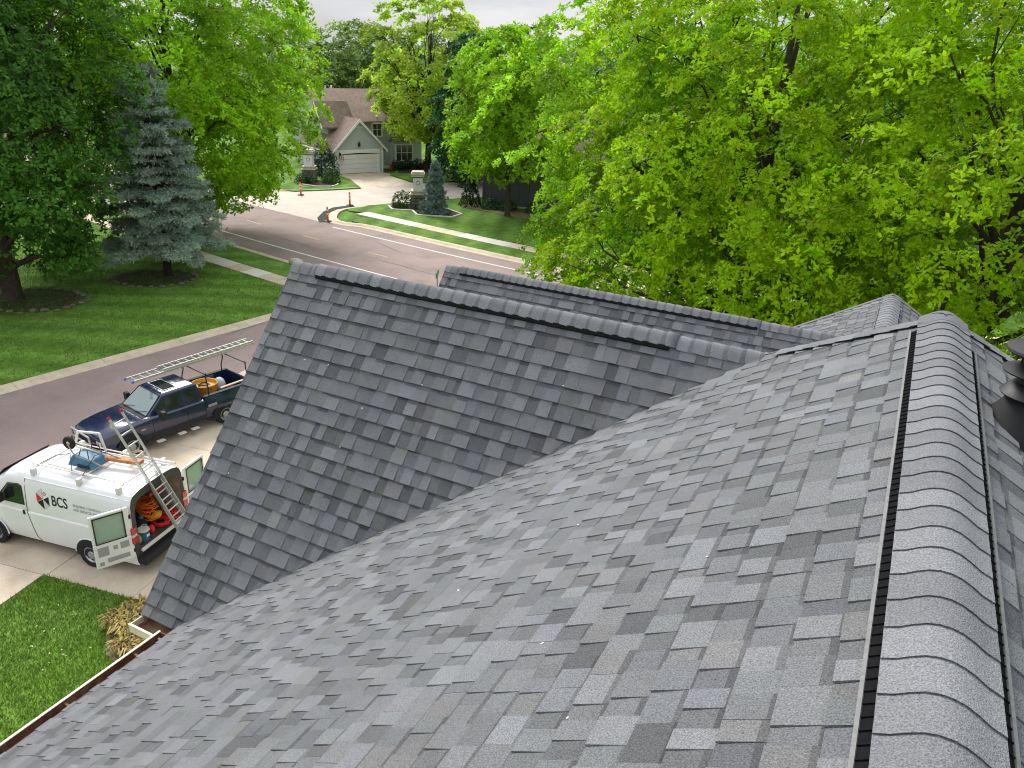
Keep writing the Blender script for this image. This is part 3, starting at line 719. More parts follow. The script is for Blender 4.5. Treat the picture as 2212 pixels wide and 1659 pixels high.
def unit(a): return a / np.maximum(np.linalg.norm(a, axis=-1, keepdims=True), 1e-9)
def rosettes(C, A, g, per, leaf, spread=65., jit=25., wid=.55, tones=None, droop=.15):
    """leaf whorls at points C with axes A -> vertices, faces, tones"""
    n = len(C); A = unit(A); ref = np.where(np.abs(A[:, 2:3]) < .9, np.array([[0, 0, 1.]]), np.array([[1., 0, 0]]))
    e1 = unit(np.cross(A, ref)); e2 = np.cross(A, e1)
    k = np.arange(per)[None]; ph = 2 * np.pi * k / per + g.uniform(0, 6.28, (n, 1)) + g.uniform(-.5, .5, (n, per))
    be = np.radians(spread + g.uniform(-jit, jit, (n, per)))
    d = (np.cos(ph)[..., None] * e1[:, None] + np.sin(ph)[..., None] * e2[:, None]); D = unit(d * np.sin(be)[..., None] + A[:, None] * np.cos(be)[..., None])
    D[..., 2] -= droop * g.uniform(0, 1, (n, per)); D = unit(D)
    nr_ = unit(A[:, None] - D * (A[:, None] * D).sum(-1, keepdims=True) + g.normal(0, .25, (n, per, 3)))
    W = unit(np.cross(D, nr_)); L = leaf * g.uniform(.65, 1.3, (n, per, 1))
    B = C[:, None] + D * .05 * leaf + g.normal(0, .18 * leaf, (n, per, 3))
    mid = B + D * L * .55 + nr_ * L * .06
    V = np.stack([B, mid + W * L * wid * .5 - nr_ * L * .09, B + D * L - nr_ * L * .10, mid - W * L * wid * .5 - nr_ * L * .09], 2).reshape(-1, 3)
    m_ = n * per; i = np.arange(m_) * 4
    F = np.stack([np.stack([i, i + 1, i + 2], 1), np.stack([i, i + 2, i + 3], 1)], 1).reshape(-1, 3)
    t = g.normal(1, .12, m_).clip(.65, 1.4)
    if tones is not None: t = t * np.repeat(tones, per)
    yl = g.normal(0, .06, m_)
    T = np.stack([t * (1 + yl), t, t * (1 - yl)], 1); T = np.repeat(T, 2, 0)
    return V, F, T
def pads_to_leaves(PC, PA, PR, g, ros, per, leaf, flat=.35, ptone=None, **kw):
    n = len(PC); PA = unit(PA); ref = np.where(np.abs(PA[:, 2:3]) < .9, np.array([[0, 0, 1.]]), np.array([[1., 0, 0]]))
    e1 = unit(np.cross(PA, ref)); e2 = np.cross(PA, e1)
    r = np.sqrt(g.uniform(0, 1, (n, ros))); ph = g.uniform(0, 2 * np.pi, (n, ros)); a, b_ = r * np.cos(ph), r * np.sin(ph)
    lob = 1 + .28 * np.sin(3 * ph + g.uniform(0, 6, (n, 1))) + .15 * np.sin(7 * ph + g.uniform(0, 6, (n, 1)))
    a, b_ = a * lob, b_ * lob
    h = flat * ((1 - r * r) * .9 + g.normal(0, .22, (n, ros)))
    P = PC[:, None] + PR[:, None, None] * (a[..., None] * e1[:, None] + b_[..., None] * e2[:, None] + h[..., None] * PA[:, None])
    ax = unit(PA[:, None] * .7 + .6 * (a[..., None] * e1[:, None] + b_[..., None] * e2[:, None]) + np.array([0, 0, .35]) + g.normal(0, .3, (n, ros, 3)))
    pt = np.ones(n) if ptone is None else ptone
    return rosettes(P.reshape(-1, 3), ax.reshape(-1, 3), g, per, leaf, tones=np.repeat(pt, ros), **kw)
def limb(m, P0, P1, r0, r1, g, bend=.12, n=6, sides=6):
    P0, P1 = np.array(P0), np.array(P1); d = P1 - P0; L = np.linalg.norm(d); pts = []
    o1, o2 = g.normal(0, bend * L, 3), g.normal(0, bend * .5 * L, 3)
    for i in range(n + 1):
        t = i / n; pts.append(P0 + d * t + o1 * math.sin(math.pi * t) * .5 + o2 * math.sin(2 * math.pi * t) * .5 + np.array([0, 0, .10 * L * math.sin(math.pi * t)]))
    m.tube(pts, [r0 + (r1 - r0) * (i / n) ** .8 for i in range(n + 1)], sides, cap=False)
    return pts
def broadleaf(name, label, base, height, radius, bottom, lm, seed, pads=240, ros=30, per=7, leaf=.17, padr=(.7, 1.25), trunk=.28, bark=None, squash=1., top_taper=.75,
              inner=.35, limbs=46, tonevar=.24, group=None, twigs=True, open_=0., lean=(0, 0), cat='tree', flat=.35):
    """base on the ground; crown between bottom and height with an uneven envelope"""
    g = np.random.default_rng(seed); root = empty(name, (base[0], base[1], 0), label=label, cat=cat, group=group)
    zc = bottom + (height - bottom) * .46; rz_up, rz_dn = height - zc, zc - bottom
    ph0 = g.uniform(0, 6.28, 6)
    def env(az, el):                                   # uneven outline
        return 1 + .13 * np.sin(2 * az + ph0[0]) + .11 * np.sin(3 * az + 2 * el + ph0[1]) + .10 * np.sin(5 * az - 3 * el + ph0[2]) + .07 * np.sin(9 * az + 5 * el + ph0[3])
    n = pads; az = g.uniform(0, 2 * np.pi, n); se = g.uniform(-1, 1, n); el = np.arcsin(se)
    shell = g.random(n) > inner; rad = np.where(shell, g.uniform(.80, 1.0, n), np.sqrt(g.uniform(.08, .65, n))) * env(az, el)
    ce = np.cos(el); hr = np.where(se > 0, ce ** top_taper, ce ** .55)
    PC = np.stack([radius * rad * hr * np.cos(az), radius * rad * hr * np.sin(az) * squash, zc + np.where(se > 0, rz_up, rz_dn) * se * np.where(shell, 1, rad)], 1)
    PC[:, 0] += lean[0] * (PC[:, 2] / height); PC[:, 1] += lean[1] * (PC[:, 2] / height)
    out = unit(np.stack([np.cos(az) * ce, np.sin(az) * ce, se * .8], 1))
    PA = unit(out * .62 + np.array([0, 0, .62]) + g.normal(0, .22, (n, 3)))
    PR = g.uniform(*padr, n) * np.where(se > .6, .8, 1.)
    if open_:
        keep = g.random(n) > open_ * (PC[:, 2] > zc); PC, PA, PR = PC[keep], PA[keep], PR[keep]; n = len(PC)
    pt = g.normal(1, tonevar, n).clip(.6, 1.5)
    V, F, T = pads_to_leaves(PC, PA, PR, g, ros, per, leaf, flat=flat, ptone=pt)
    tag(fast_mesh('crown', V, F, lm, root, T), kind='stuff')
    m = MB(); bark = bark or BARK; tt = height * .80; pts = []
    for i in range(9):
        t = i / 8; pts.append((lean[0] * t * .8 + .25 * math.sin(2.3 * t + seed) * t, lean[1] * t * .8 + .25 * math.cos(1.7 * t + seed) * t, tt * t))
    rr_ = [trunk * (1.45 if i == 0 else (1.08 if i == 1 else (1 - .80 * i / 8))) for i in range(9)]
    pts.insert(1, (pts[0][0], pts[0][1], .35)); rr_.insert(1, trunk * 1.12); pts[0] = (pts[0][0], pts[0][1], -.1)
    m.tube(pts, rr_, 10)
    m.build('trunk', bark, root, smooth=True)
    m = MB(); idx = g.choice(n, min(limbs, n), replace=False); P9 = np.array(pts)
    for i in idx:
        c = PC[i]; hz = max(min(c[2] * .62 - .25 * np.hypot(c[0], c[1]) + 1.0, tt * .92), bottom * .6 + .5)
        tp = np.array([np.interp(hz, P9[:, 2], P9[:, k]) for k in range(3)]); r0 = max(.035, trunk * .42 * (1 - hz / tt) + .03)
        q = limb(m, tp, c - PA[i] * .1, r0, .016, g)
        if twigs:
            for k in range(3):
                j = g.integers(3, 6); limb(m, q[j], c + g.normal(0, PR[i] * .55, 3), .022, .006, g, n=3, sides=4)
    m.build('branches', bark, root, smooth=True)
    return root
def conifer(name, label, base, height, radius, lm, seed, whorls=26, per=11, bottom=1.2, spray=60, needle=.16, droop=.12, gapside=None, shape=.85, trunk=.2, group=None):
    g = np.random.default_rng(seed); root = empty(name, (base[0], base[1], 0), label=label, cat='tree', group=group)
    m = MB(); m.tube([(0, 0, -.1), (0, 0, .3), (0, 0, height * .5), (0, 0, height * .97)], [trunk * 1.3, trunk, trunk * .6, .02], 9); m.build('trunk', BARKD, root, smooth=True)
    mb = MB(); C, A, TN = [], [], []
    for w in range(whorls):
        t = (w + g.uniform(-.2, .2)) / whorls; z = bottom + (height * .985 - bottom) * t
        R = radius * (1 - t) ** shape * (1 + .10 * math.sin(w * 1.9)) + .12
        nb = max(4, int(per * (1 - t * .55)))
        for k in range(nb):
            a = 2 * math.pi * (k + g.uniform(-.35, .35)) / nb + w * .7; r = R * g.uniform(.72, 1.12)
            dz = -droop * r + g.normal(0, .12); rise = .35 * r * t
            end = np.array([r * math.cos(a), r * math.sin(a), z + dz + rise]); st_ = np.array([0, 0, z + .08 * r])
            mb.tube([st_, st_ * .4 + end * .6 + np.array([0, 0, -.04 * r]), end], [.03 + .012 * r, .022, .008], 4, cap=False)
            # flat spray of side shoots, fuller to the tip
            n = max(6, int(spray * r / radius + 8)); q = g.uniform(.22, 1.02, n) ** .8
            side = np.array([-math.sin(a), math.cos(a), 0]); wd = (.42 * r * (1.1 - q) + .10) * g.uniform(-1, 1, n)
            P = st_[None] + (end - st_)[None] * q[:, None] + side[None] * wd[:, None] + np.stack([np.zeros(n)] * 2 + [g.normal(.03, .05, n) - .10 * np.abs(wd)], 1)
            dirn = unit((end - st_)[None] * .55 + side[None] * np.sign(wd)[:, None] * r * .35 + g.normal(0, .12 * r, (n, 3)) + np.array([0, 0, .12 * r]))
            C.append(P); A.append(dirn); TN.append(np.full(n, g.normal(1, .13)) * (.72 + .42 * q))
    mb.build('branches', BARKD, root)
    C, A, TN = np.concatenate(C), np.concatenate(A), np.concatenate(TN)
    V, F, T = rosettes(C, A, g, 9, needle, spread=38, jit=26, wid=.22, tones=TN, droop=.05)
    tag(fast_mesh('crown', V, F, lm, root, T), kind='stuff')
    return root
def shrub(name, label, base, rx, rz, lm, seed, n=420, leaf=.10, per=6, group=None, cone=False, ry=None):
    g = np.random.default_rng(seed); root = empty(name, (base[0], base[1], base[2] if len(base) > 2 else .1), label=label, cat='shrub', group=group)
    az = g.uniform(0, 6.28, n); s_ = g.uniform(-.15, 1, n); el = np.arcsin(s_.clip(-1, 1)); ce = np.cos(el)
    q = np.where(g.random(n) < .8, g.uniform(.86, 1.04, n), g.uniform(.3, .9, n)) * (1 + .10 * np.sin(4 * az + 3 * el + seed))
    wr = (1 - s_.clip(0, 1)) ** .75 if cone else ce
    P = np.stack([rx * q * wr * np.cos(az), (ry or rx) * q * wr * np.sin(az), rz * (s_ * q if not cone else s_) + .05], 1)
    A_ = unit(np.stack([np.cos(az) * ce, np.sin(az) * ce, s_ + .25], 1) + g.normal(0, .25, (n, 3)))
    V, F, T = rosettes(P, A_, g, per, leaf, tones=g.normal(1, .15, n).clip(.6, 1.4))
    tag(fast_mesh('foliage', V, F, lm, root, T), kind='stuff')
    m = MB()
    for k in range(5):
        a = 6.28 * k / 5; m.tube([(0, 0, -.05), (rx * .3 * math.cos(a), rx * .3 * math.sin(a), rz * .4), (rx * .5 * math.cos(a), rx * .5 * math.sin(a), rz * .7)], [.03, .02, .008], 5)
    m.build('stem', BARKD, root)
    return root

# oaks beyond our house, in front of the main road
broadleaf('oak_tree', 'bright green oak left of the big oaks, overhanging the main road', (-8.9, 35.0), 17.5, 6.9, 1.6, OAKL2, 11, pads=760, ros=26, per=7, leaf=.18, trunk=.30, padr=(.55, 1.05))
broadleaf('oak_tree', 'tallest bright yellow-green oak right behind the second gable', (-5.0, 29.4), 19.0, 7.0, 1.0, OAKL, 12, pads=800, ros=28, per=7, leaf=.165, trunk=.34, padr=(.5, .98))
broadleaf('oak_tree', 'bright oak rising behind the far end of the main ridge', (2.6, 27.5), 18.5, 6.6, 1.0, OAKL, 13, pads=800, ros=28, per=7, leaf=.155, trunk=.32, padr=(.48, .92))
broadleaf('oak_tree', 'oak at the right edge of the picture above the flue', (11.0, 29.0), 18.0, 7.0, 1.2, OAKL2, 14, pads=460, ros=26, per=7, leaf=.16, trunk=.30, padr=(.5, .95))
# left: maple, oak, spruce on the corner lawn
broadleaf('maple_tree', 'dark green maple at the left edge with its trunk in a stone ring', (-38.6, 21.9), 20.0, 5.9, 1.8, MAPL, 21, pads=520, ros=32, per=6, leaf=.23, trunk=.42, bark=BARK, padr=(.8, 1.4), tonevar=.2)
broadleaf('maple_tree', 'dark maple crown behind the leftmost trunk, filling the upper left corner', (-54.5, 22.5), 20.0, 8.0, 3.0, MAPL, 22, pads=260, ros=26, per=6, leaf=.28, trunk=.38, padr=(.9, 1.5))
broadleaf('oak_tree', 'bright oak towering behind the tall blue spruce', (-42.2, 36.0), 20.5, 8.7, 2.4, OAKL2, 23, pads=800, ros=28, per=6, leaf=.25, trunk=.36, padr=(.7, 1.25))
conifer('blue_spruce', 'tall blue spruce standing in a stone-edged bed on the corner lawn', (-36.1, 29.1), 11.5, 3.4, SPRL, 31, whorls=21, per=10, bottom=1.9, spray=92, needle=.20, trunk=.22, shape=.66)
conifer('small_spruce', 'small blue spruce beside the stone pillar across the road', (-34.35, 53.9), 4.3, 1.1, SPRL2, 32, whorls=18, per=9, bottom=.25, spray=30, needle=.15, trunk=.09, shape=.8)
# across the road
broadleaf('street_tree', 'maple with a grey trunk in front of the dark grey wall', (-29.2, 56.75), 14.0, 4.6, 3.4, OAKL2, 41, pads=240, ros=24, per=6, leaf=.30, trunk=.22, padr=(.7, 1.2))
broadleaf('dense_tree', 'deep green rounded tree between the house and the dark grey wall', (-39.8, 69.5), 13.6, 3.9, .6, DARKL, 42, pads=230, ros=22, per=6, leaf=.32, trunk=.2, padr=(.6, 1.0), inner=.25)
broadleaf('locust_tree', 'open yellow-green tree in front of the far house', (-47.7, 73.45), 17.6, 6.6, 4.0, LOCL, 43, pads=330, ros=22, per=6, leaf=.36, trunk=.30, bark=BARKD, padr=(.6, 1.15), inner=.3, open_=.38, limbs=50, flat=.2)
broadleaf('street_tree', 'green tree behind the small spruce to the right of the far house', (-36.0, 78.0), 15.5, 6.0, 2.5, OAKL2, 44, pads=180, ros=20, per=6, leaf=.38, trunk=.25, padr=(.9, 1.4))
broadleaf('street_tree', 'tree showing over the dark grey wall behind the oaks', (-17, 62), 17.0, 6.5, 2.5, MAPL, 45, pads=190, ros=20, per=6, leaf=.36, trunk=.25, padr=(.9, 1.4))
broadleaf('street_tree', 'tree beyond the main road behind the tallest oak', (2, 60), 17.0, 7.0, 2.0, MAPL, 46, pads=190, ros=20, per=6, leaf=.36, trunk=.25, padr=(.9, 1.4))
broadleaf('street_tree', 'tree far beyond the road at the right edge', (18, 58), 17.0, 7.0, 2.0, OAKL2, 47, pads=160, ros=20, per=6, leaf=.38, trunk=.25, padr=(.9, 1.4))
# the distant tree line: two models, copied
far0 = broadleaf('distant_tree', 'distant tree in the tree line behind the far houses', (-92, 118), 15.5, 8.5, 1.0, FARL, 51, pads=150, ros=16, per=5, leaf=.62, padr=(1.1, 1.9), limbs=14, twigs=False, group='trees of the far tree line')
far1 = broadleaf('distant_tree', 'distant tree in the tree line behind the far houses', (-78, 126), 16.5, 8.0, 1.0, FARL, 52, pads=150, ros=16, per=5, leaf=.62, padr=(1.1, 1.9), limbs=14, twigs=False, group='trees of the far tree line')
rr = random.Random(3)
for k in range(17):
    t = k / 16; az = RAD(-62 + 66 * t); dst = rr.uniform(132, 158) if 3 < k < 14 else rr.uniform(110, 140)
    if k in (2, 8): continue
    o = copy_tree(far0 if k % 2 else far1); o.location = (dst * math.sin(az), dst * math.cos(az), 0); o.rotation_euler.z = rr.uniform(0, 6); s_ = rr.uniform(.82, 1.02); o.scale = (s_ * 1.1, s_ * 1.1, s_)
# shrubs
shrub('yew_bush', 'dark upright yew at the left corner of the garage', (-54.0, 63.6), 1.5, 3.1, YEWL, 61, n=700, leaf=.17, cone=False)
shrub('boxwood', 'round green bush beside the stone pillar near the garage', (-50.2, 60.2), .85, 1.35, BUSHL, 62, n=260, leaf=.15)
shrub('boxwood', 'low green bush in front of the pillar near the garage', (-51.9, 58.3), .8, .8, BUSHL, 63, n=220, leaf=.14)
shrub('boxwood', 'leafy round bush left of the pillar across the road', (-38.0, 54.7), .95, 1.25, BUSHL, 64, n=300, leaf=.14)
shrub('clipped_conifer', 'dome-shaped dark conifer by the corner of the dark grey wall', (-33.8, 58.7), 1.0, 2.5, YEWL, 65, n=500, leaf=.14, cone=True)
for k, (x, y) in enumerate(((-50.6, 71.9), (-50.1, 73.1), (-49.6, 74.3), (-49.1, 75.5))):
    shrub('clipped_hedge', ['clipped hedge bush nearest the front door of the far house', 'second hedge bush from the front door of the far house', 'third hedge bush from the front door of the far house', 'hedge bush farthest from the front door of the far house'][k], (x, y), .75, .95, YEWL, 70 + k, n=200, leaf=.14)
for k, (x, y) in enumerate(((-31.8, 58.6), (-30.4, 58.9), (-27.9, 59.2))):
    shrub('low_shrub', ['low dark shrub left of the street tree trunk at the grey wall', 'low dark shrub just behind the street tree trunk', 'low dark shrub right of the street tree trunk at the grey wall'][k], (x, y), .8, .8, DARKL, 80 + k, n=180, leaf=.14)
# strap-leaved clumps in the bed under the gutter
DAYL = mat('variegated_strap_leaf', (.44, .35, .13), rough=.6, attr='tone', trans=.25)
lab = ['arching yellowish strap-leaf clump nearest the drive', 'strap-leaf clump beside the gutter corner', 'strap-leaf clump in the middle of the straw bed', 'strap-leaf clump nearest the open lawn', 'small strap-leaf clump at the near end of the bed', 'strap-leaf clump tucked under the gutter', 'strap-leaf clump at the corner of the gable wall']
for k, (a, t) in enumerate(((-.40, .42), (-.85, .55), (-.55, .95), (-.25, .85), (-1.0, 1.40), (-1.55, 1.45), (-1.35, .75))):
    x, y = dv(a, t); root = empty('daylily_clump', (x, y, .11), label=lab[k], cat='plant'); g = np.random.default_rng(90 + k); n = 150
    az = g.uniform(0, 6.28, n); r0 = .22 * np.sqrt(g.random(n)); a0 = g.uniform(0, 6.28, n); L = g.uniform(.2, .38, n); w = .017
    bx, by = r0 * np.cos(a0), r0 * np.sin(a0); V = []; 
    for q, (f1, f2) in enumerate(((0, 0), (.45, .8), (.95, .55))):
        cx2, cy2, cz2 = bx + np.cos(az) * L * f1, by + np.sin(az) * L * f1, L * f2
        ww = w * (1, 1.1, .35)[q]
        V.append(np.stack([cx2 - np.sin(az) * ww, cy2 + np.cos(az) * ww, cz2], 1)); V.append(np.stack([cx2 + np.sin(az) * ww, cy2 - np.cos(az) * ww, cz2], 1))
    V = np.stack(V, 1).reshape(-1, 3); i = np.arange(n) * 6
    F = np.concatenate([np.stack([i, i + 1, i + 3, i + 2], 1), np.stack([i + 2, i + 3, i + 5, i + 4], 1)]); t_ = g.choice([.45, .8, 1.1, 1.5], n)
    tn = np.stack([t_, t_ * g.uniform(.85, 1.1, n), t_ * g.uniform(.6, 1.3, n)], 1)
    tag(fast_mesh('leaves', V, F, DAYL, root, np.concatenate([tn, tn])), kind='stuff')
# ================================================================== vehicles and what they carry
WHITE = mat('white_van_paint', (.78, .79, .80), rough=.28, spec=.5, coat=.4, var=.03, vscale=2)
WIN = mat('white_inner_paint', (.70, .70, .68), rough=.45, var=.12, vscale=6)
TYRE = mat('tyre_rubber', (.018, .018, .019), rough=.85, fine=.3, fscale=50)
RIM = mat('silver_wheel', (.42, .43, .44), rough=.35, metal=.7)
BLK = mat('black_plastic', (.02, .02, .022), rough=.6, var=.2)
DGL = glass('dark_window_glass', (.012, .016, .018))
GGL = glass('green_tinted_glass', (.30, .43, .38), .06)
ALU = mat('ladder_aluminium', (.55, .55, .54), rough=.42, metal=.55, var=.12, vscale=9)
REDL = mat('red_lamp_lens', (.45, .012, .015), rough=.15, spec=.6, coat=.6)
CLRL = mat('clear_lamp_lens', (.62, .52, .50), rough=.2, coat=.5)
def text_mesh(name, s, size, m, parent, M, align='LEFT', xs=1.0, bold=0.):
    cu = bpy.data.curves.new(name, 'FONT'); cu.body = s; cu.size = size; cu.align_x = align; cu.extrude = .0015; cu.offset = bold
    t = bpy.data.objects.new(name, cu); COL.objects.link(t)
    bpy.context.view_layer.update()
    me = bpy.data.meshes.new_from_object(t.evaluated_get(bpy.context.evaluated_depsgraph_get()))
    COL.objects.unlink(t); bpy.data.objects.remove(t)
    me.name = name; me.materials.clear(); me.materials.append(m)
    o = bpy.data.objects.new(name, me); COL.objects.link(o); o.parent = parent; o.matrix_local = M @ Matrix.Diagonal((xs, 1, 1, 1))
    return o
def wheel(parent, s, y, r=.36, w=.24, side=1):
    m = MB(); R = Matrix.Rotation(-side * math.pi / 2, 3, 'X')
    m.lathe([(r * .62, -w / 2), (r * .93, -w / 2), (r, -w * .36), (r, w * .36), (r * .93, w / 2), (r * .64, w / 2), (r * .60, w * .30)], (s, y, r), n=28, R=R)
    t = m.build('wheel', TYRE, parent, smooth=True)
    m = MB(); m.lathe([(r * .63, w * .22), (r * .63, w * .42), (r * .56, w * .44), (r * .50, w * .30), (r * .30, w * .36), (r * .26, w * .46), (r * .10, w * .48), (0, w * .48)], (s, y, r), n=24, R=R)
    for k in range(8):
        a = 2 * math.pi * k / 8; q = R @ Vector((r * .41 * math.cos(a), r * .41 * math.sin(a), w * .36)); m.box(Vector((s, y, r)) + q, (.03, .015, .03), 1)
    m.build('rim', [RIM, BLK], t, smooth=True)
    return t
def arch(parent, s, y, r, z, side, lip):
    m = MB(); pts = []
    for k in range(13):
        a = math.pi * (k / 12) * 1.16 - .25; pts.append((s + r * math.cos(a), y, max(z - .02, z + r * math.sin(a))))
    P = [(s + r * math.cos(math.pi * k / 16), y + side * .004, z + r * math.sin(math.pi * k / 16) - .02) for k in range(17)] + [(s - r, y + side * .004, .30), (s + r, y + side * .004, .30)]
    m.poly(P); w_ = m.build('wheel_well', BLK, parent)
    mb = MB(); mb.tube([(s + (r + .012) * math.cos(math.pi * k / 16), y + side * .004, z + (r + .012) * math.sin(math.pi * k / 16) - .02) for k in range(17)], .016, 6); mb.build('arch_lip', lip, w_, smooth=True)

van = empty('van', (-16.62, 10.845, .03), math.atan2(-.178, -.984), 'white cargo van with open rear doors backed into the drive', 'van')
HALF = [(.90, .34), (.965, .50), (.985, .80), (.985, 1.20), (.96, 1.235), (.965, 1.40), (.925, 2.02), (.875, 2.17), (.80, 2.25), (.60, 2.31), (.30, 2.335)]
def vsec(s, ky=1., top=2.335, zlow=.34, belt=1.0):
    H_ = []
    for y, z in HALF:
        zz = z if z <= 1.4 else 1.4 + (z - 1.4) * (top - 1.4) / (2.335 - 1.4)
        zz = max(zz, zlow) if z > zlow else zlow
        H_.append((y * ky, zz))
    return [(s, y, z) for y, z in H_] + [(s, -y, z) for y, z in H_[::-1]]
m = MB()
secs = [vsec(-1.40, .985), vsec(-1.36), vsec(-.6), vsec(.4), vsec(1.4), vsec(1.95, 1, 2.33), vsec(2.35, .995, 2.27), vsec(2.62, .99, 2.12), vsec(3.05, .98, 1.72), vsec(3.32, .965, 1.44), vsec(3.75, .94, 1.42), vsec(4.05, .90, 1.405), vsec(4.12, .80, 1.402)]
for q in (9, 10, 11, 12):                              # bonnet: press the roof points down to the bonnet line
    zt = (1.32, 1.22, 1.12, 1.02)[q - 9]; secs[q] = [(s, y, min(z, zt - .02 * abs(y))) for s, y, z in secs[q]]
m.loft(secs, cap1=True); body = m.build('body', WHITE, van, smooth=True, angle=28)
# underside and rear frame
m = MB(); m.b2((-1.35, -.88, .30), (4.0, .88, .42)); m.build('underbody', BLK, van)
OP = [(.80, .78), (.80, 1.78), (.72, 2.02), (.55, 2.12)]; op = OP + [(-y, z) for y, z in OP[::-1]]
outer = [(y * .985, z) for y, z in HALF]; outer = outer + [(-y, z) for y, z in outer[::-1]]
m = MB()
def ring(o, i, s):                                     # fan the frame between two outlines
    O_, I_ = [(s, y, z) for y, z in o], [(s, y, z) for y, z in i]
    vs = O_ + I_; k = len(o); mp_ = [0, 0, 0, 1, 1, 1, 2, 3, 3, 3, 3]; mp_ = mp_ + [7 - q for q in mp_[::-1]]
    fs = []
    for a in range(k - 1):
        p, q = mp_[a], mp_[a + 1]
        fs.append((a, a + 1, k + q, k + p) if p != q else (a, a + 1, k + p))
    fs.append((k - 1, 0, k + 0, k + 7)); m.add(vs, fs)
ring(outer, op, -1.402); m.build('rear_frame', mat('dark_door_surround', (.05, .05, .052), rough=.5, var=.2), van)
m = MB(); inn = op
for a in range(len(inn)):
    y0, z0 = inn[a]; y1, z1 = inn[(a + 1) % len(inn)]
    m.add([(-1.40, y0, z0), (-1.40, y1, z1), (1.2, y1, z1), (1.2, y0, z0)], [(0, 1, 2, 3)], 0 if a == len(inn) - 1 else 1)
m.poly([(1.2, y, z) for y, z in inn], 1)
m.build('cargo_bay', [mat('worn_cargo_floor', (.075, .062, .05), rough=.9, var=.4, vscale=6), mat('beige_cargo_lining', (.30, .27, .21), rough=.8, var=.3, vscale=3)], van, recalc=False)
m = MB(); m.b2((-1.62, -.93, .40), (-1.41, .93, .58)); m.build('rear_bumper', BLK, van, bevel=.03)
m = MB(); m.b2((-1.47, -.80, .70), (-1.405, .80, .775)); m.build('door_sill', WIN, van, bevel=.01)
# windows, seams, lamps on the side we see and the other
for sd in (1, -1):
    Y = lambda z: sd * ((.965 - (z - 1.40) * .0645) + .004)
    m = MB(); m.poly([(1.88, Y(1.42), 1.42), (2.68, Y(1.42) * .995, 1.42), (2.60, Y(1.60) * .995, 1.60), (2.30, Y(1.92), 1.92), (1.98, Y(1.96), 1.96), (1.90, Y(1.93), 1.93)])
    w_ = m.build('door_window', DGL, van)
    m = MB(); m.tube([(1.87, Y(1.41), 1.41), (2.70, Y(1.41) * .995, 1.41), (2.61, Y(1.61) * .995, 1.61), (2.31, Y(1.94), 1.94), (1.97, Y(1.98), 1.98), (1.88, Y(1.94), 1.94), (1.87, Y(1.41), 1.41)], .012, 6); m.build('seal', BLK, w_)
    m = MB(); m.tube([(1.76, sd * .885, 2.16), (1.78, sd * .93, 1.95), (1.80, sd * .972, 1.40), (1.80, sd * .987, 1.2), (1.72, sd * .988, .80), (1.66, sd * .97, .50), (1.60, sd * .91, .36)], .008, 5); m.build('door_seam', BLK, van)
    m = MB(); m.tube([(1.2, sd * .885, 2.165), (-1.36, sd * .872, 2.165)], .014, 6); m.tube([(1.76, sd * .885, 2.165), (1.2, sd * .885, 2.165)], .014, 6); m.build('drip_rail', WHITE, van)
    m = MB(); m.b2((1.88, sd * .987, 1.13), (1.94, sd * 1.005, 1.26)); m.build('door_handle', BLK, van, bevel=.008)
    m = MB(); m.b2((2.45, sd * 1.0, 1.42), (2.55, sd * 1.22, 1.70)); m.build('door_mirror', BLK, van, bevel=.03)
    for s_ in (0., 3.05):
        arch(van, s_, sd * .986, .44, .40, sd, WHITE); wheel(van, s_, sd * .90, .365, .22, sd)
    m = MB()
    for z0, z1, mi in ((1.02, 1.20, 0), (1.20, 1.28, 1), (1.28, 1.46, 0)):
        m.b2((-1.425, sd * .84, z0 + .002), (-1.30, sd * 1.0, z1 - .002), mi)
    m.build('tail_lamp', [REDL, CLRL], van, bevel=.01)
m = MB(); m.poly([(2.48, -.80, 2.20), (2.48, .80, 2.20), (3.18, .84, 1.50), (3.18, -.84, 1.50)]); m.v = [(s + .03, y, z + .03) for s, y, z in m.v]; m.build('windscreen', DGL, van)
m = MB(); m.b2((4.05, -.94, .38), (4.22, .94, .60)); m.build('front_bumper', BLK, van, bevel=.04)
m = MB(); m.b2((-1.44, -.28, 1.98), (-1.40, .28, 2.03)); m.build('high_brake_lamp', REDL, van)
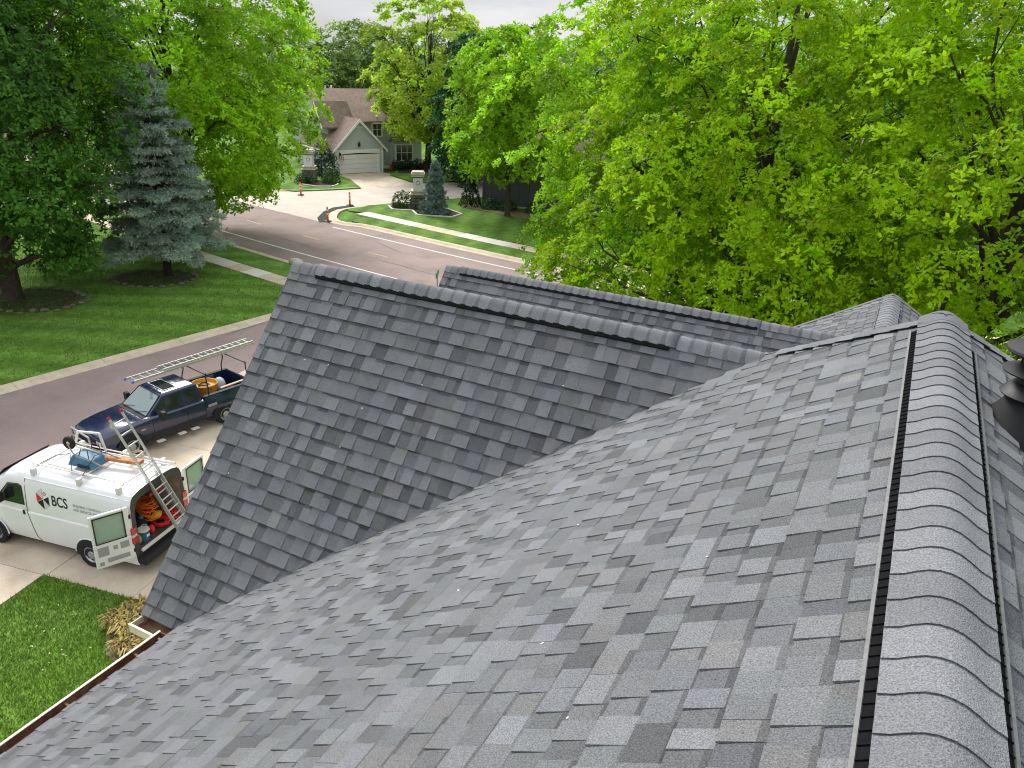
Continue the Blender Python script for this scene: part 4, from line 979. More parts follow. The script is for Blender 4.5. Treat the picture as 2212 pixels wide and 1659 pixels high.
# rear doors swung right back
def rear_door(sd):
    d = empty('door', (-1.40, sd * .97, 0), parent=van)
    ang = RAD(146) if sd > 0 else RAD(-178)            # opened well past a right angle
    d.rotation_euler = (0, 0, ang)
    # local: x out of the outer face at rest is -X, panel runs from hinge towards the middle (y = 0 .. -sd*.95)
    k = -sd
    m = MB(); out_ = [(0, .62), (0, 1.30), (.04, 2.0), (.15, 2.13), (.90, 2.15), (.92, .62)]
    win = [(.17, 1.28), (.20, 1.98), (.80, 1.98), (.80, 1.28)]
    def rect(y0, z0, y1, z1, x0, x1, mi): m.b2((x0, k * y0, z0), (x1, k * y1, z1), mi)
    rect(0, .62, .88, 1.30, -.07, 0, 0); rect(0, 1.30, .14, 2.08, -.07, 0, 0); rect(.80, 1.30, .88, 2.08, -.07, 0, 0); rect(.14, 2.0, .80, 2.08, -.07, 0, 0)
    m.build('door_panel', WHITE, d, bevel=.03, seg=3)
    m = MB(); m.b2((-.045, k * .14, 1.30), (-.03, k * .80, 2.0)); m.build('door_glass', GGL, d)
    m = MB()
    for a, b_ in (((.13, 1.29), (.155, 2.01)), ((.785, 1.29), (.81, 2.01)), ((.156, 1.29), (.784, 1.315)), ((.156, 1.985), (.784, 2.01))): m.b2((-.004, k * a[0], a[1]), (.006, k * b_[0], b_[1]))
    m.build('window_seal', BLK, d)
    m = MB()
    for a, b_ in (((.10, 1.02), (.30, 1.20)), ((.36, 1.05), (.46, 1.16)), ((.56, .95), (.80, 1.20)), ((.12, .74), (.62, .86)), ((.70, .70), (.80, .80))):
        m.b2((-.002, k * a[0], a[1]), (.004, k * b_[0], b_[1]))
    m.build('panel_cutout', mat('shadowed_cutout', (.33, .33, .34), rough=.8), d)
    m = MB(); m.b2((-.09, k * .03, .80), (.0, k * -.02, .90)); m.b2((-.09, k * .03, 1.75), (.0, k * -.02, 1.85)); m.build('hinge', BLK, d)
    return d
rear_door(1); rear_door(-1)
# lettering and emblem on the side
INK = mat('black_decal', (.015, .015, .017), rough=.4); RINK = mat('red_decal', (.60, .035, .03), rough=.4); GINK = mat('grey_decal', (.42, .42, .42), rough=.4); LINK = mat('light_grey_decal', (.60, .60, .60), rough=.4)
tilt = math.atan(.0645)
def side_M(s, z):
    y = (.965 - (z - 1.40) * .0645) + .006
    X = Vector((-1, 0, 0)); Yv = Vector((0, -math.sin(tilt), math.cos(tilt))); Zv = X.cross(Yv)
    M = Matrix((X, Yv, Zv)).transposed().to_4x4(); M.translation = (s, y, z); return M
text_mesh('lettering', 'BCS', .40, INK, van, side_M(.98, 1.585), xs=.72, bold=.004)
text_mesh('small_lettering', 'BUILDING CONTROLS', .098, GINK, van, side_M(.32, 1.69), xs=.86, bold=.001)
text_mesh('small_lettering', 'AND SERVICES, INC.', .098, GINK, van, side_M(.32, 1.575), xs=.86, bold=.001)
text_mesh('small_lettering', 'TM', .035, GINK, van, side_M(-.60, 1.745))
q = 1 / 300.
def tri(pts, m_, nm='emblem_piece'):
    mb = MB(); mb.prism([((a - 393) * q, (805 - b_) * q, 0) for a, b_ in pts], (0, 0, .002)); o = mb.build(nm, m_, van); o.matrix_local = side_M(1.235, 1.70)
c_ = (393, 805)
tri([(390, 715), (335, 760), (391, 803)], LINK); tri([(333, 764), (389, 805), (333, 835)], RINK); tri([(335, 839), (391, 809), (397, 890)], INK)
tri([(401, 888), (395, 809), (446, 857)], LINK); tri([(447, 776), (397, 806), (448, 851)], INK)
mb = MB(); k = 16
vs = [((412 - 393) * q + r * math.cos(6.2832 * j / k), (805 - 757) * q + r * math.sin(6.2832 * j / k), .001) for r in (.030, .048) for j in range(k)]
mb.add(vs, [(j, (j + 1) % k, k + (j + 1) % k, k + j) for j in range(k)]); o = mb.build('emblem_ring', RINK, van); o.matrix_local = side_M(1.235, 1.70)
# roof rack: three bars with feet
for s_ in (1.55, .15, -1.02):
    m = MB(); m.tube([(s_, -.80, 2.42), (s_, .80, 2.42)], .022, 8)
    for y in (-.78, .78):
        m.b2((s_ - .05, y - .06, 2.24), (s_ + .05, y + .06, 2.43))
    m.build('rack_bar', mat('white_rack_paint', (.66, .64, .60), rough=.5, var=.2, vscale=12), van, bevel=.008)
for y in (-.62, .62):
    m = MB(); m.tube([(1.75, y, 2.455), (-1.25, y, 2.455)], .016, 6); m.build('rack_rail', mat('white_rack_paint', (.66, .64, .60)), van)
def V2W(s, y, z):                                       # van coordinates to the world
    a = math.atan2(-.178, -.984); return Vector((-16.62 + s * math.cos(a) - y * math.sin(a), 10.845 + s * math.sin(a) + y * math.cos(a), z + .03))
VA = math.atan2(-.178, -.984)
# blue wheelbarrow tied upside down on the rack
wb = empty('wheelbarrow', V2W(.45, .10, 2.475), VA, 'blue wheelbarrow turned upside down on the white van roof', 'wheelbarrow'); wb.scale = (.88, .88, .88)
m = MB(); m.loft([[(-.42, -.32, .0), (.46, -.34, .0), (.46, .34, .0), (-.42, .32, .0)], [(-.30, -.24, .20), (.36, -.24, .27), (.36, .24, .27), (-.30, .24, .20)]], cap1=True)
m.build('tray', mat('blue_tray_paint', (.06, .17, .28), rough=.5, var=.3, vscale=5), wb, bevel=.04)
m = MB(); R_ = Matrix.Rotation(math.pi / 2, 3, 'X'); m.lathe([(.10, -.04), (.185, -.045), (.20, 0), (.185, .045), (.10, .04)], (.62, 0, .50), n=22, R=R_); w_ = m.build('wheel', TYRE, wb, smooth=True)
m = MB(); m.lathe([(.02, -.05), (.115, -.025), (.115, .025), (.02, .05)], (.62, 0, .50), n=18, R=R_); m.build('rim', mat('cream_rim', (.60, .57, .50), rough=.5), w_, smooth=True)
for sd in (1, -1):
    m = MB(); m.tube([(.62, sd * .07, .50), (.30, sd * .22, .33), (-.35, sd * .26, .24), (-.85, sd * .30, .12)], .02, 6); m.build('handle', mat('weathered_handle', (.28, .22, .15), rough=.8), wb)
    m = MB(); m.tube([(.10, sd * .24, .28), (.02, sd * .20, .52), (-.20, sd * .20, .52), (-.25, sd * .24, .25)], .014, 6); m.build('leg', mat('brown_leg_steel', (.10, .06, .045), rough=.7), wb)
m = MB(); m.b2((-.30, .33, -.01), (.10, .345, .10)); m.build('tray_patch', BLK, wb)
pl = empty('orange_plank', V2W(-.22, -.17, 2.50), VA + RAD(8), 'stained orange pointed plank lying on the van roof rack', 'plank')
m = MB(); m.prism([(.66, 0, 0), (.56, .06, 0), (-.62, .10, 0), (-.62, -.10, 0), (.56, -.06, 0)], (0, 0, .09)); m.build('board', mat('orange_wood', (.50, .26, .11), rough=.7, var=.3, vscale=5, col2=(.34, .14, .06), c2scale=6), pl, bevel=.01)
def thing_tube(name, label, cat, P, r, m_, base, rz=VA, n=8):
    root = empty(name, base, rz, label, cat); mb = MB(); mb.tube(P, r, n); mb.build('tube', m_, root, smooth=True); return root
PVC = mat('white_pvc', (.74, .73, .69), rough=.4, var=.1)
PL = [((1.35, .50, 2.46), (-.50, .62, 2.46), 'white pipe on the near side of the van roof, beside the wheelbarrow'),
      ((1.22, -.43, 2.46), (-1.45, -.52, 2.46), 'long white pipe along the far side of the van roof'),
      ((1.05, -.33, 2.47), (-1.05, -.36, 2.47), 'white pipe next to the orange plank on the van roof'),
      ((.30, -.60, 2.46), (-1.50, -.66, 2.46), 'white pipe at the far edge of the van roof sticking out behind')]
for a, b_, lb in PL:
    A_, B_ = Vector(a), Vector(b_); o = V2W(*a); thing_tube('pipe', lb, 'pipe', [(0, 0, 0), tuple(B_ - A_)], .024, PVC, o)
fr = empty('window_frame', V2W(.85, -.42, 2.47), VA, 'white window frame propped upright on the van roof rack', 'frame')
m = MB()
for a, b_ in (((.55, 0, .02), (.38, 0, .48)), ((.38, 0, .48), (-.42, .1, .62)), ((-.42, .1, .62), (-.50, .05, .04)), ((-.50, .05, .04), (.55, 0, .02))): m.tube([a, b_], .035, 4)
m.build('frame', PVC, fr, bevel=.006)
co = empty('rope_coil', V2W(-.42, -.55, 2.47), VA, 'tangle of pale rope behind the plank on the van roof', 'rope')
m = MB(); rr = random.Random(2); pts = [(.16 * math.cos(t * .9) * (1 + .2 * math.sin(t * 2.3)), .13 * math.sin(t * .9), .03 + .05 * (math.sin(t * 1.7) + 1)) for t in np.arange(0, 34, .5)]
m.tube(pts, .012, 5); m.build('rope', mat('pale_rope', (.52, .44, .34), rough=.9), co)
for k, (P, lb) in enumerate((([(1.55, .55, 2.45), (1.25, .30, 2.62), (.75, .35, 2.78), (.50, .62, 2.44)], 'dark tie-down strap over the front of the wheelbarrow'), ([(.15, .66, 2.44), (.10, .25, 2.80), (.05, -.15, 2.74), (.15, -.60, 2.44)], 'dark tie-down strap across the wheelbarrow tray'))):
    o = V2W(*P[0]); thing_tube('strap', lb, 'strap', [tuple(Vector(p) - Vector(P[0])) for p in P], .009, BLK, o, n=5)
# ladder leaning on the back of the van
def ladder(root, L, w, n, m_, rail=(.028, .075), cap_m=None, rung0=.18, z0=0.):
    for sd in (-1, 1):
        m = MB(); m.b2((-rail[1] / 2 + z0, sd * w / 2 - rail[0] / 2, 0), (rail[1] / 2 + z0, sd * w / 2 + rail[0] / 2, L)); m.build('rail', m_, root, bevel=.006)
        if cap_m:
            m = MB(); m.b2((-rail[1] / 2 - .004 + z0, sd * w / 2 - rail[0] / 2 - .004, L - .02), (rail[1] / 2 + .004 + z0, sd * w / 2 + rail[0] / 2 + .004, L + .05)); m.build('end_cap', cap_m, root)
    for k in range(n):
        z = rung0 + (L - 2 * rung0) * k / (n - 1); m = MB(); m.tube([(z0, -w / 2, z), (z0, w / 2, z)], .019, 8); m.build('rung', m_, root)
base, top = V2W(-2.55, -.16, 0.), V2W(-.62, .10, 3.98)
lad = empty('extension_ladder', base, label='aluminium extension ladder with red tips leaning against the van', cat='ladder')
zax = (top - base).normalized(); yax = V2W(0, 1, 0) - V2W(0, 0, 0); yax = (yax - zax * yax.dot(zax)).normalized(); xax = yax.cross(zax)
lad.matrix_world = Matrix.Translation(base) @ Matrix((xax, yax, zax)).transposed().to_4x4()
Ll = (top - base).length
ladder(lad, Ll, .42, 14, ALU, cap_m=mat('red_end_cap', (.50, .03, .03), rough=.5))
ladder(lad, Ll * .62, .36, 8, ALU, z0=.08)
# cargo seen through the open doors
def coil(name, label, at_, m_, r=.17, turns=7, wire=.012, seed=1, tall=.14):
    root = empty(name, V2W(*at_), VA, label, 'cord'); g = random.Random(seed); mb = MB(); pts = []; ph = g.uniform(0, 6)
    for i in range(turns * 12):
        t = i * 2 * math.pi / 12; rr_ = r * (1 + .22 * math.sin(t * .37 + ph)); pts.append((rr_ * math.cos(t) + .03 * math.sin(t * 2.1), rr_ * .8 * math.sin(t), tall * (.5 + .5 * math.sin(t * .61 + ph)) + wire))
    mb.tube(pts, wire, 5); mb.build('cable', m_, root, smooth=True)
ORC = mat('orange_cord', (.75, .16, .02), rough=.55); RDC = mat('red_cord', (.62, .03, .025), rough=.5)
coil('power_cable', 'orange power cable heaped high at the back of the van', (-.75, -.20, 1.22), ORC, .27, 9, .013, 3, .22)
coil('power_cable', 'orange cable coil hanging below the heap in the van', (-.95, -.05, 1.05), ORC, .20, 6, .013, 4, .25)
coil('red_hose', 'coil of red hose on the van floor behind the ladder foot', (-1.15, -.22, .80), RDC, .20, 8, .017, 5, .12)
coil('red_hose', 'coil of red hose at the right side of the van floor', (-1.16, -.58, .84), RDC, .17, 8, .016, 6, .16)
bk = empty('bucket', V2W(-1.24, .47, .795), VA, 'blue bucket with white rim standing in the van doorway', 'bucket')
m = MB(); m.lathe([(.115, 0), (.145, .30), (.138, .30), (.11, .02)], n=20); m.build('pail', mat('blue_bucket', (.03, .13, .22), rough=.4), bk, smooth=True)
m = MB(); m.lathe([(.135, .29), (.152, .29), (.152, .315), (.135, .315)], n=20); m.build('rim', PVC, bk); 
m = MB(); m.tube([(0, .15 * math.cos(t), .30 + .13 * math.sin(t)) for t in np.linspace(0, math.pi, 9)], .006, 5); m.build('handle', PVC, bk)
m = MB(); m.b2((-.135, -.05, .13), (-.130, .05, .20)); m.build('label_patch', PVC, bk)
def lump(name, label, cat, at_, d, m_, seed=1, parts='body'):
    root = empty(name, V2W(*at_), VA, label, cat); g = random.Random(seed); mb = MB(); secs = []
    for k in range(6):
        t = k / 5; r = math.sin(math.pi * min(.97, .12 + t * .80)) ** .6
        secs.append([(d[0] / 2 * r * math.cos(a) * g.uniform(.88, 1.1), d[1] / 2 * r * math.sin(a) * g.uniform(.88, 1.1), d[2] * t) for a in np.linspace(0, 6.283, 12, endpoint=False)])
    mb.loft(secs, cap0=True, cap1=True); mb.build(parts, m_, root, smooth=True, angle=50); return root
YEL = mat('yellow_plastic', (.72, .40, .02), rough=.4)
tl = lump('tool_case', 'yellow tool case lying on cords in the van', 'case', (-1.02, -.22, .97), (.30, .42, .17), YEL, 2)
m = MB(); m.tube([(0, -.12, .16), (0, -.08, .23), (0, .08, .23), (0, .12, .16)], .014, 6); m.build('handle', BLK, tl)
lump('tool_bag', 'black tool bag left of the yellow case in the van', 'bag', (-.95, .28, .80), (.45, .42, .42), mat('black_canvas', (.016, .016, .018), rough=.9), 3)
lump('tool_bag', 'black bag behind the blue bucket in the van', 'bag', (-.70, .50, .80), (.40, .36, .55), mat('black_canvas', (.016, .016, .018)), 4)
lump('red_can', 'small red fuel can in front of the red hose', 'can', (-1.20, .15, .80), (.17, .17, .22), RDC, 5)
lump('cardboard_box', 'tan cardboard scraps beside the bucket in the van', 'box', (-1.22, .66, .80), (.20, .18, .26), mat('tan_card', (.38, .26, .14), rough=.9), 6)
lump('blue_box', 'small blue box on top of the black tool bag', 'box', (-1.0, .24, 1.20), (.14, .12, .10), mat('blue_bucket', (.03, .13, .22)), 7)

# ---- dark blue pickup
NAVY = mat('navy_paint', (.010, .018, .060), rough=.22, spec=.5, coat=.7, var=.15, vscale=2)
NAVYD = mat('dark_navy_cladding', (.012, .014, .022), rough=.45, spec=.4)
TA = math.atan2(-.984, -.178)
tk = empty('pickup', (-20.73, 17.72, .01), TA, 'dark blue pickup truck with ladder rack parked beside the drive', 'pickup truck')
def tsec(s, hw, z0, zs, zt, tw):                         # lower body section: half width, sill, shoulder, top, top half width
    P = [(hw * .93, z0), (hw, z0 + .18), (hw * 1.005, (z0 + zs) / 2), (hw * .985, zs), (tw, zt)]
    return [(s, y, z) for y, z in P] + [(s, -y, z) for y, z in P[::-1]]
m = MB()
m.loft([tsec(.70, .93, .34, 1.08, 1.12, .84), tsec(1.6, .935, .34, 1.08, 1.12, .84), tsec(2.62, .935, .36, 1.08, 1.13, .84), tsec(2.95, .93, .40, 1.05, 1.12, .80), tsec(3.5, .925, .44, 1.0, 1.09, .76), tsec(4.0, .90, .46, .93, 1.02, .72), tsec(4.22, .84, .48, .86, .94, .66), tsec(4.27, .80, .50, .80, .86, .62)], cap0=True, cap1=True)
m.build('body', NAVY, tk, smooth=True, angle=30)
# greenhouse: roof on sloped pillars with glass between
m = MB()
Bq = [(2.72, .80, 1.12), (.72, .80, 1.12)]; Tq = [(2.02, .63, 1.66), (.82, .62, 1.68)]
R1 = [(2.72, .82, 1.12), (.70, .82, 1.12), (.70, -.82, 1.12), (2.72, -.82, 1.12)]; R2_ = [(2.06, .66, 1.655), (.80, .66, 1.675), (.80, -.66, 1.675), (2.06, -.66, 1.655)]
R3 = [(1.96, .58, 1.70), (.88, .58, 1.715), (.88, -.58, 1.715), (1.96, -.58, 1.70)]
m.loft([R1, R2_, R3], cap1=True); m.build('cab_roof', NAVY, tk, smooth=True, bevel=.03, angle=40)
def on_side(s, f, sd):                                   # point on the cab side, f from sill to roof
    return (s, sd * (.82 + (.66 - .82) * f + .005), 1.12 + (1.66 - 1.12) * f)
for sd in (1, -1):
    for P, nm in (([(1.42, .07), (2.48, .07), (2.30, .40), (2.02, .84), (1.48, .86)], 'door_window'), ([(.88, .08), (1.26, .08), (1.28, .84), (.93, .84)], 'rear_side_window')):
        mb = MB(); mb.poly([on_side(s, f, sd) for s, f in P]); w_ = mb.build(nm, DGL, tk)
        mb = MB(); Q = [on_side(s, f, sd) for s, f in P]; mb.tube(Q + [Q[0]], .010, 5); mb.build('seal', BLK, w_)
    for s_ in (1.36, 2.58):
        mb = MB(); mb.tube([(s_, sd * .945, .40), (s_, sd * .945, .75), (s_, sd * .93, 1.06)], .006, 5); mb.build('door_seam', BLK, tk)
    mb = MB(); mb.b2((1.42, sd * .935, .94), (1.60, sd * .955, 1.0)); mb.build('door_handle', BLK, tk, bevel=.01)
    mb = MB(); mb.b2((2.28, sd * .86, 1.10), (2.34, sd * 1.06, 1.14)); mb.b2((2.24, sd * 1.04, 1.05), (2.38, sd * 1.24, 1.32)); mb.build('door_mirror', BLK, tk, bevel=.02)
    mb = MB(); mb.b2((.72, sd * .93, .42), (2.9, sd * .948, .60)); mb.build('side_cladding', NAVYD, tk, bevel=.01)
    for s_ in (2.45, 1.70, 1.22):
        mb = MB(); mb.b2((s_ - .13, sd * .94, .27), (s_ + .13, sd * 1.10, .30)); mb.build('step_plate', mat('pale_step', (.62, .60, .56), rough=.6), tk, bevel=.008)
    for s_ in (-.02, 3.35):
        arch(tk, s_, sd * .942, .44, .40, sd, NAVYD); wheel(tk, s_, sd * .86, .37, .24, sd)
    mb = MB(); mb.b2((2.86, sd * .93, .80), (3.0, sd * .945, .85)); mb.build('fender_badge', RIM, tk)
    mb = MB(); mb.b2((4.16, sd * .56, .66), (4.28, sd * .82, .82)); mb.build('headlamp', CLRL, tk, bevel=.03)
mb = MB(); mb.poly([(2.66, .72, 1.15), (2.08, .60, 1.63), (2.08, -.60, 1.63), (2.66, -.72, 1.15)]); mb.v = [(s + .016, y, z + .016) for s, y, z in mb.v]
ws = mb.build('windscreen', mat('pale_windscreen', (.16, .22, .215), rough=.06, spec=.8, coat=.8), tk)
mb = MB(); Q = [(2.69, .74, 1.15), (2.09, .62, 1.655), (2.09, -.62, 1.655), (2.69, -.74, 1.15)]; mb.tube(Q + [Q[0]], .018, 6); mb.build('seal', BLK, ws)
for a, b_ in (((2.70, .10), (2.55, .66)), ((2.70, -.62), (2.56, -.08))):
    mb = MB(); mb.tube([(a[0] + .03, a[1], 1.16), (b_[0] + .035, b_[1], 1.26)], .008, 5); mb.build('wiper', BLK, ws)
mb = MB(); mb.b2((2.70, -.78, 1.115), (2.84, .78, 1.135)); mb.build('cowl', BLK, tk)
mb = MB(); mb.poly([(.70 - .006, .66, 1.20), (.79 - .006, .56, 1.62), (.79 - .006, -.56, 1.62), (.70 - .006, -.66, 1.20)]); mb.build('rear_window', DGL, tk)
mb = MB(); mb.b2((1.42, -.45, 1.712), (1.86, .45, 1.722)); sr = mb.build('sunroof', DGL, tk)
mb = MB()
for a, b_ in (((1.40, -.48), (1.425, .48)), ((1.855, -.48), (1.88, .48)), ((1.426, -.48), (1.854, -.45)), ((1.426, .45), (1.854, .48))): mb.b2((a[0], a[1], 1.713), (b_[0], b_[1], 1.728))
mb.build('frame', RIM, sr)
mb = MB(); mb.b2((4.26, -.55, .56), (4.31, .55, .80)); mb.build('grille', BLK, tk, bevel=.01)
mb = MB(); mb.b2((4.2, -.9, .36), (4.40, .9, .54)); mb.build('front_bumper', BLK, tk, bevel=.03)
mb = MB(); mb.tube([(4.42, -.55, .40), (4.46, -.55, .98), (4.46, .55, .98), (4.42, .55, .40)], .035, 8); mb.tube([(4.46, -.55, .72), (4.46, .55, .72)], .03, 8); mb.build('brush_guard', RIM, tk, smooth=True)
# bed
mb = MB(); mb.b2((-1.30, -.80, .62), (.66, .80, .66)); mb.build('bed_floor', BLK, tk)
for sd in (1, -1):
    mb = MB(); secs = []
    for s_, bul in ((.67, 0), (.45, .01), (.25, .05), (-.02, .09), (-.3, .05), (-.6, .01), (-1.32, 0)):
        secs.append([(s_, sd * .76, .62), (s_, sd * .76, 1.18), (s_, sd * .80, 1.205), (s_, sd * (.88 + bul * .3), 1.19), (s_, sd * (.90 + bul), .95), (s_, sd * (.905 + bul), .70), (s_, sd * .88, .45)])
    mb.loft(secs, closed=True, cap0=True, cap1=True); mb.build('bed_side', NAVY, tk, smooth=True, angle=35)
    mb = MB(); mb.b2((-1.32, sd * .755, 1.205), (.66, sd * .89, 1.222)); mb.build('bed_rail_cap', BLK, tk, bevel=.006)
    mb = MB(); mb.b2((.28, sd * .945, .84), (.62, sd * .975, .93)); mb.build('chrome_step', RIM, tk, bevel=.02)
mb = MB(); mb.b2((-1.36, -.80, .60), (-1.30, .80, 1.18)); mb.build('tailgate', NAVY, tk, bevel=.015)
mb = MB(); mb.b2((-1.52, -.90, .42), (-1.37, .90, .58)); mb.build('rear_bumper', RIM, tk, bevel=.02)
for s_ in (.46, -1.10):
    mb = MB()
    for sd in (1, -1): mb.tube([(s_, sd * .80, 1.22), (s_, sd * .80, 1.45), (s_ - .02, sd * .70, 1.72), (s_ - .02, sd * .70, 1.97)], .022, 6)
    mb.tube([(s_ - .02, -.72, 1.92), (s_ - .02, .72, 1.92)], .022, 6)
    mb.build('rack_hoop', BLK, tk, smooth=True)
def T2W(s, y, z): return Vector((-20.73 + s * math.cos(TA) - y * math.sin(TA), 17.72 + s * math.sin(TA) + y * math.cos(TA), z + .01))
tb = empty('ladder', T2W(-2.35, -.75, 1.965), label='long aluminium extension ladder with blue feet on the pickup rack', cat='ladder')
zax = (T2W(2.55, -.32, 2.02) - T2W(-2.35, -.75, 1.965)).normalized(); yax = (T2W(0, 1, 0) - T2W(0, 0, 0)); yax = (yax - zax * yax.dot(zax)).normalized(); xax = yax.cross(zax)
tb.matrix_world = Matrix.Translation(T2W(-2.35, -.75, 1.995)) @ Matrix((xax, yax, zax)).transposed().to_4x4()
ladder(tb, 4.9, .42, 17, ALU, rail=(.03, .07), cap_m=mat('blue_ladder_foot', (.10, .14, .55), rough=.5))
ladder(tb, 3.75, .36, 13, ALU, rail=(.03, .07), z0=-.075)
# load in the truck bed
tub = empty('tub', T2W(-.05, -.28, .665), TA, 'round orange tub of hoses in the pickup bed', 'tub')
m = MB(); m.lathe([(.36, 0), (.44, .48), (.46, .52), (.42, .52), (.38, .40), (.0, .38)], n=26); m.build('shell', mat('orange_plastic', (.62, .28, .05), rough=.5, var=.15), tub, smooth=True)
for k, (mm, r, z) in enumerate(((mat('yellow_hose', (.70, .50, .03), rough=.4), .24, .40), (BLK, .16, .46), (mat('green_hose', (.10, .25, .06), rough=.4), .30, .40))):
    mb = MB(); mb.tube([(r * math.cos(t) + .05 * k, r * math.sin(t) * .9, z + .03 * math.sin(2 * t)) for t in np.linspace(0, 11, 60)], .022, 6); mb.build('hose', mm, tub, smooth=True)
def tlump(name, label, cat, at_, d, m_, seed):
    o = lump(name, label, cat, (0, 0, 0), d, m_, seed); o.location = T2W(*at_); o.rotation_euler.z = TA
tlump('bag', 'grey-white bag near the tailgate of the pickup', 'bag', (-.72, -.42, .665), (.42, .46, .46), mat('grey_white_bag', (.55, .56, .58), rough=.8, var=.2, vscale=8), 11)
tlump('bag', 'white sack between the orange tub and the near bed side', 'bag', (-.42, .34, .665), (.40, .46, .30), mat('white_sack', (.74, .73, .70), rough=.8), 12)
tlump('red_bag', 'dark red bundle behind the white sack in the pickup bed', 'bag', (-.85, .10, .665), (.36, .34, .30), mat('dark_red_cloth', (.16, .02, .02), rough=.9), 13)
bd = empty('board', T2W(-.35, .64, 1.23), TA + RAD(3), 'pale wooden board lying on the near bed rail of the pickup', 'board'); m = MB(); m.b2((-1.15, -.045, 0), (.25, .045, .035)); m.build('plank', mat('pale_pine', (.60, .48, .30), rough=.7, var=.15, vscale=8), bd, bevel=.004)
# ================================================================== across the road: houses, pillars, street things
SIDE = mat('sage_grey_siding', (.46, .51, .495), rough=.75, var=.06, vscale=1)
SIDED = mat('dark_grey_siding', (.105, .108, .122), rough=.75, var=.1, vscale=1)
TRIM = mat('white_house_trim', (.82, .82, .78), rough=.6, var=.05)
BROOF = mat('brown_shingle_roof', (.275, .200, .165), rough=.95, var=.16, vscale=.8, fine=.25, fscale=9, col2=(.225, .168, .138), c2scale=2.5)
GDOOR = mat('garage_door_paint', (.78, .77, .72), rough=.6)
HGL = glass('house_glass', (.05, .06, .07), .08)
hu = Vector((.43, .903)); hb = Vector((-.903, .43)); ho = Vector((-53.43, 64.93))
ang = math.atan2(hu.y, hu.x)
fh = empty('far_house', (ho.x, ho.y, 0), ang, 'sage grey house with brown roof and white double garage door', 'house')
# local axes: x along the front (to the right as we see it), y towards the back
def part(name, m_, fn, bevel=0., parent=None, **k):
    mb = MB(); fn(mb); return mb.build(name, m_, parent or fh, bevel=bevel, **k)
GW = 5.45; GE = 2.62; GA = 5.30
# garage front with its opening, boards as lapped strips
def gwall(mb):
    z = 0.
    while z < GA - .1:
        x0, x1 = 0, GW
        if z > GE: t = (z - GE) / (GA - GE); x0, x1 = GW / 2 * t, GW - GW / 2 * t
        def strip(a, b_): 
            if b_ - a > .05: mb.hexa([(a, .0, z), (b_, .0, z), (b_, .1, z), (a, .1, z), (a, .012, z + .21), (b_, .012, z + .21), (b_, .1, z + .21), (a, .1, z + .21)])
        if z < 2.0: strip(x0, .32); strip(4.95, x1)
        else: strip(x0, x1)
        z += .212
part('front_wall', SIDE, gwall)
part('side_wall', SIDE, lambda mb: mb.b2((0, .1, 0), (.1, 9, GE)))
part('side_wall', SIDE, lambda mb: mb.b2((GW - .1, .1, 0), (GW, 5, GE)))
gd = empty('garage_door', (0, 0, 0), parent=fh)
for k in range(4):
    part('door_panel', GDOOR, lambda mb: mb.b2((.33, .05, .03 + k * .48), (4.94, .09, .03 + k * .48 + .465)), parent=gd, bevel=.012)
part('door_trim', TRIM, lambda mb: (mb.b2((.18, -.03, 0), (.34, .05, 2.1)), mb.b2((4.93, -.03, 0), (5.09, .05, 2.1))))
part('door_lintel', TRIM, lambda mb: mb.prism([(.05, -.03, 2.42), (.05, -.03, 1.98), (1.2, -.03, 2.03), (2.64, -.03, 2.08), (4.1, -.03, 2.03), (5.2, -.03, 1.98), (5.2, -.03, 2.42)], (0, .09, 0)))
part('corner_board', TRIM, lambda mb: mb.b2((-.04, -.02, 0), (.12, .06, GE))); part('corner_board', TRIM, lambda mb: mb.b2((GW - .12, -.02, 0), (GW + .04, .06, GE)))
part('wall_lantern', BLK, lambda mb: (mb.b2((2.6, -.2, 2.72), (2.82, -.02, 3.06)), mb.b2((2.66, -.16, 3.06), (2.76, -.06, 3.2))), bevel=.02)
def groof(mb):
    o = .45; zL = GE - o * (GA - GE) / (GW / 2)
    for sgn in (-1, 1):
        xe = -o if sgn < 0 else GW + o
        mb.hexa([(xe, -.35, zL), (GW / 2, -.35, GA), (GW / 2, 8.6, GA), (xe, 8.6, zL), (xe, -.35, zL + .14), (GW / 2, -.35, GA + .16), (GW / 2, 8.6, GA + .16), (xe, 8.6, zL + .14)])
part('garage_roof', BROOF, groof)
def barge(mb):
    o = .45; zL = GE - o * (GA - GE) / (GW / 2)
    for xe in (-o, GW + o):
        mb.hexa([(xe, -.42, zL - .14), (GW / 2, -.42, GA - .14), (GW / 2, -.355, GA - .14), (xe, -.355, zL - .14), (xe, -.42, zL + .13), (GW / 2, -.42, GA + .15), (GW / 2, -.355, GA + .15), (xe, -.355, zL + .13)])
part('barge_board', TRIM, barge)
part('gable_trim', TRIM, lambda mb: mb.b2((GW / 2 - .62, -.02, GA - .72), (GW / 2 + .62, .02, GA - .62)))
part('gutter', TRIM, lambda mb: mb.b2((-.56, -.3, GE - .50), (-.44, 8.6, GE - .38)), bevel=.02)
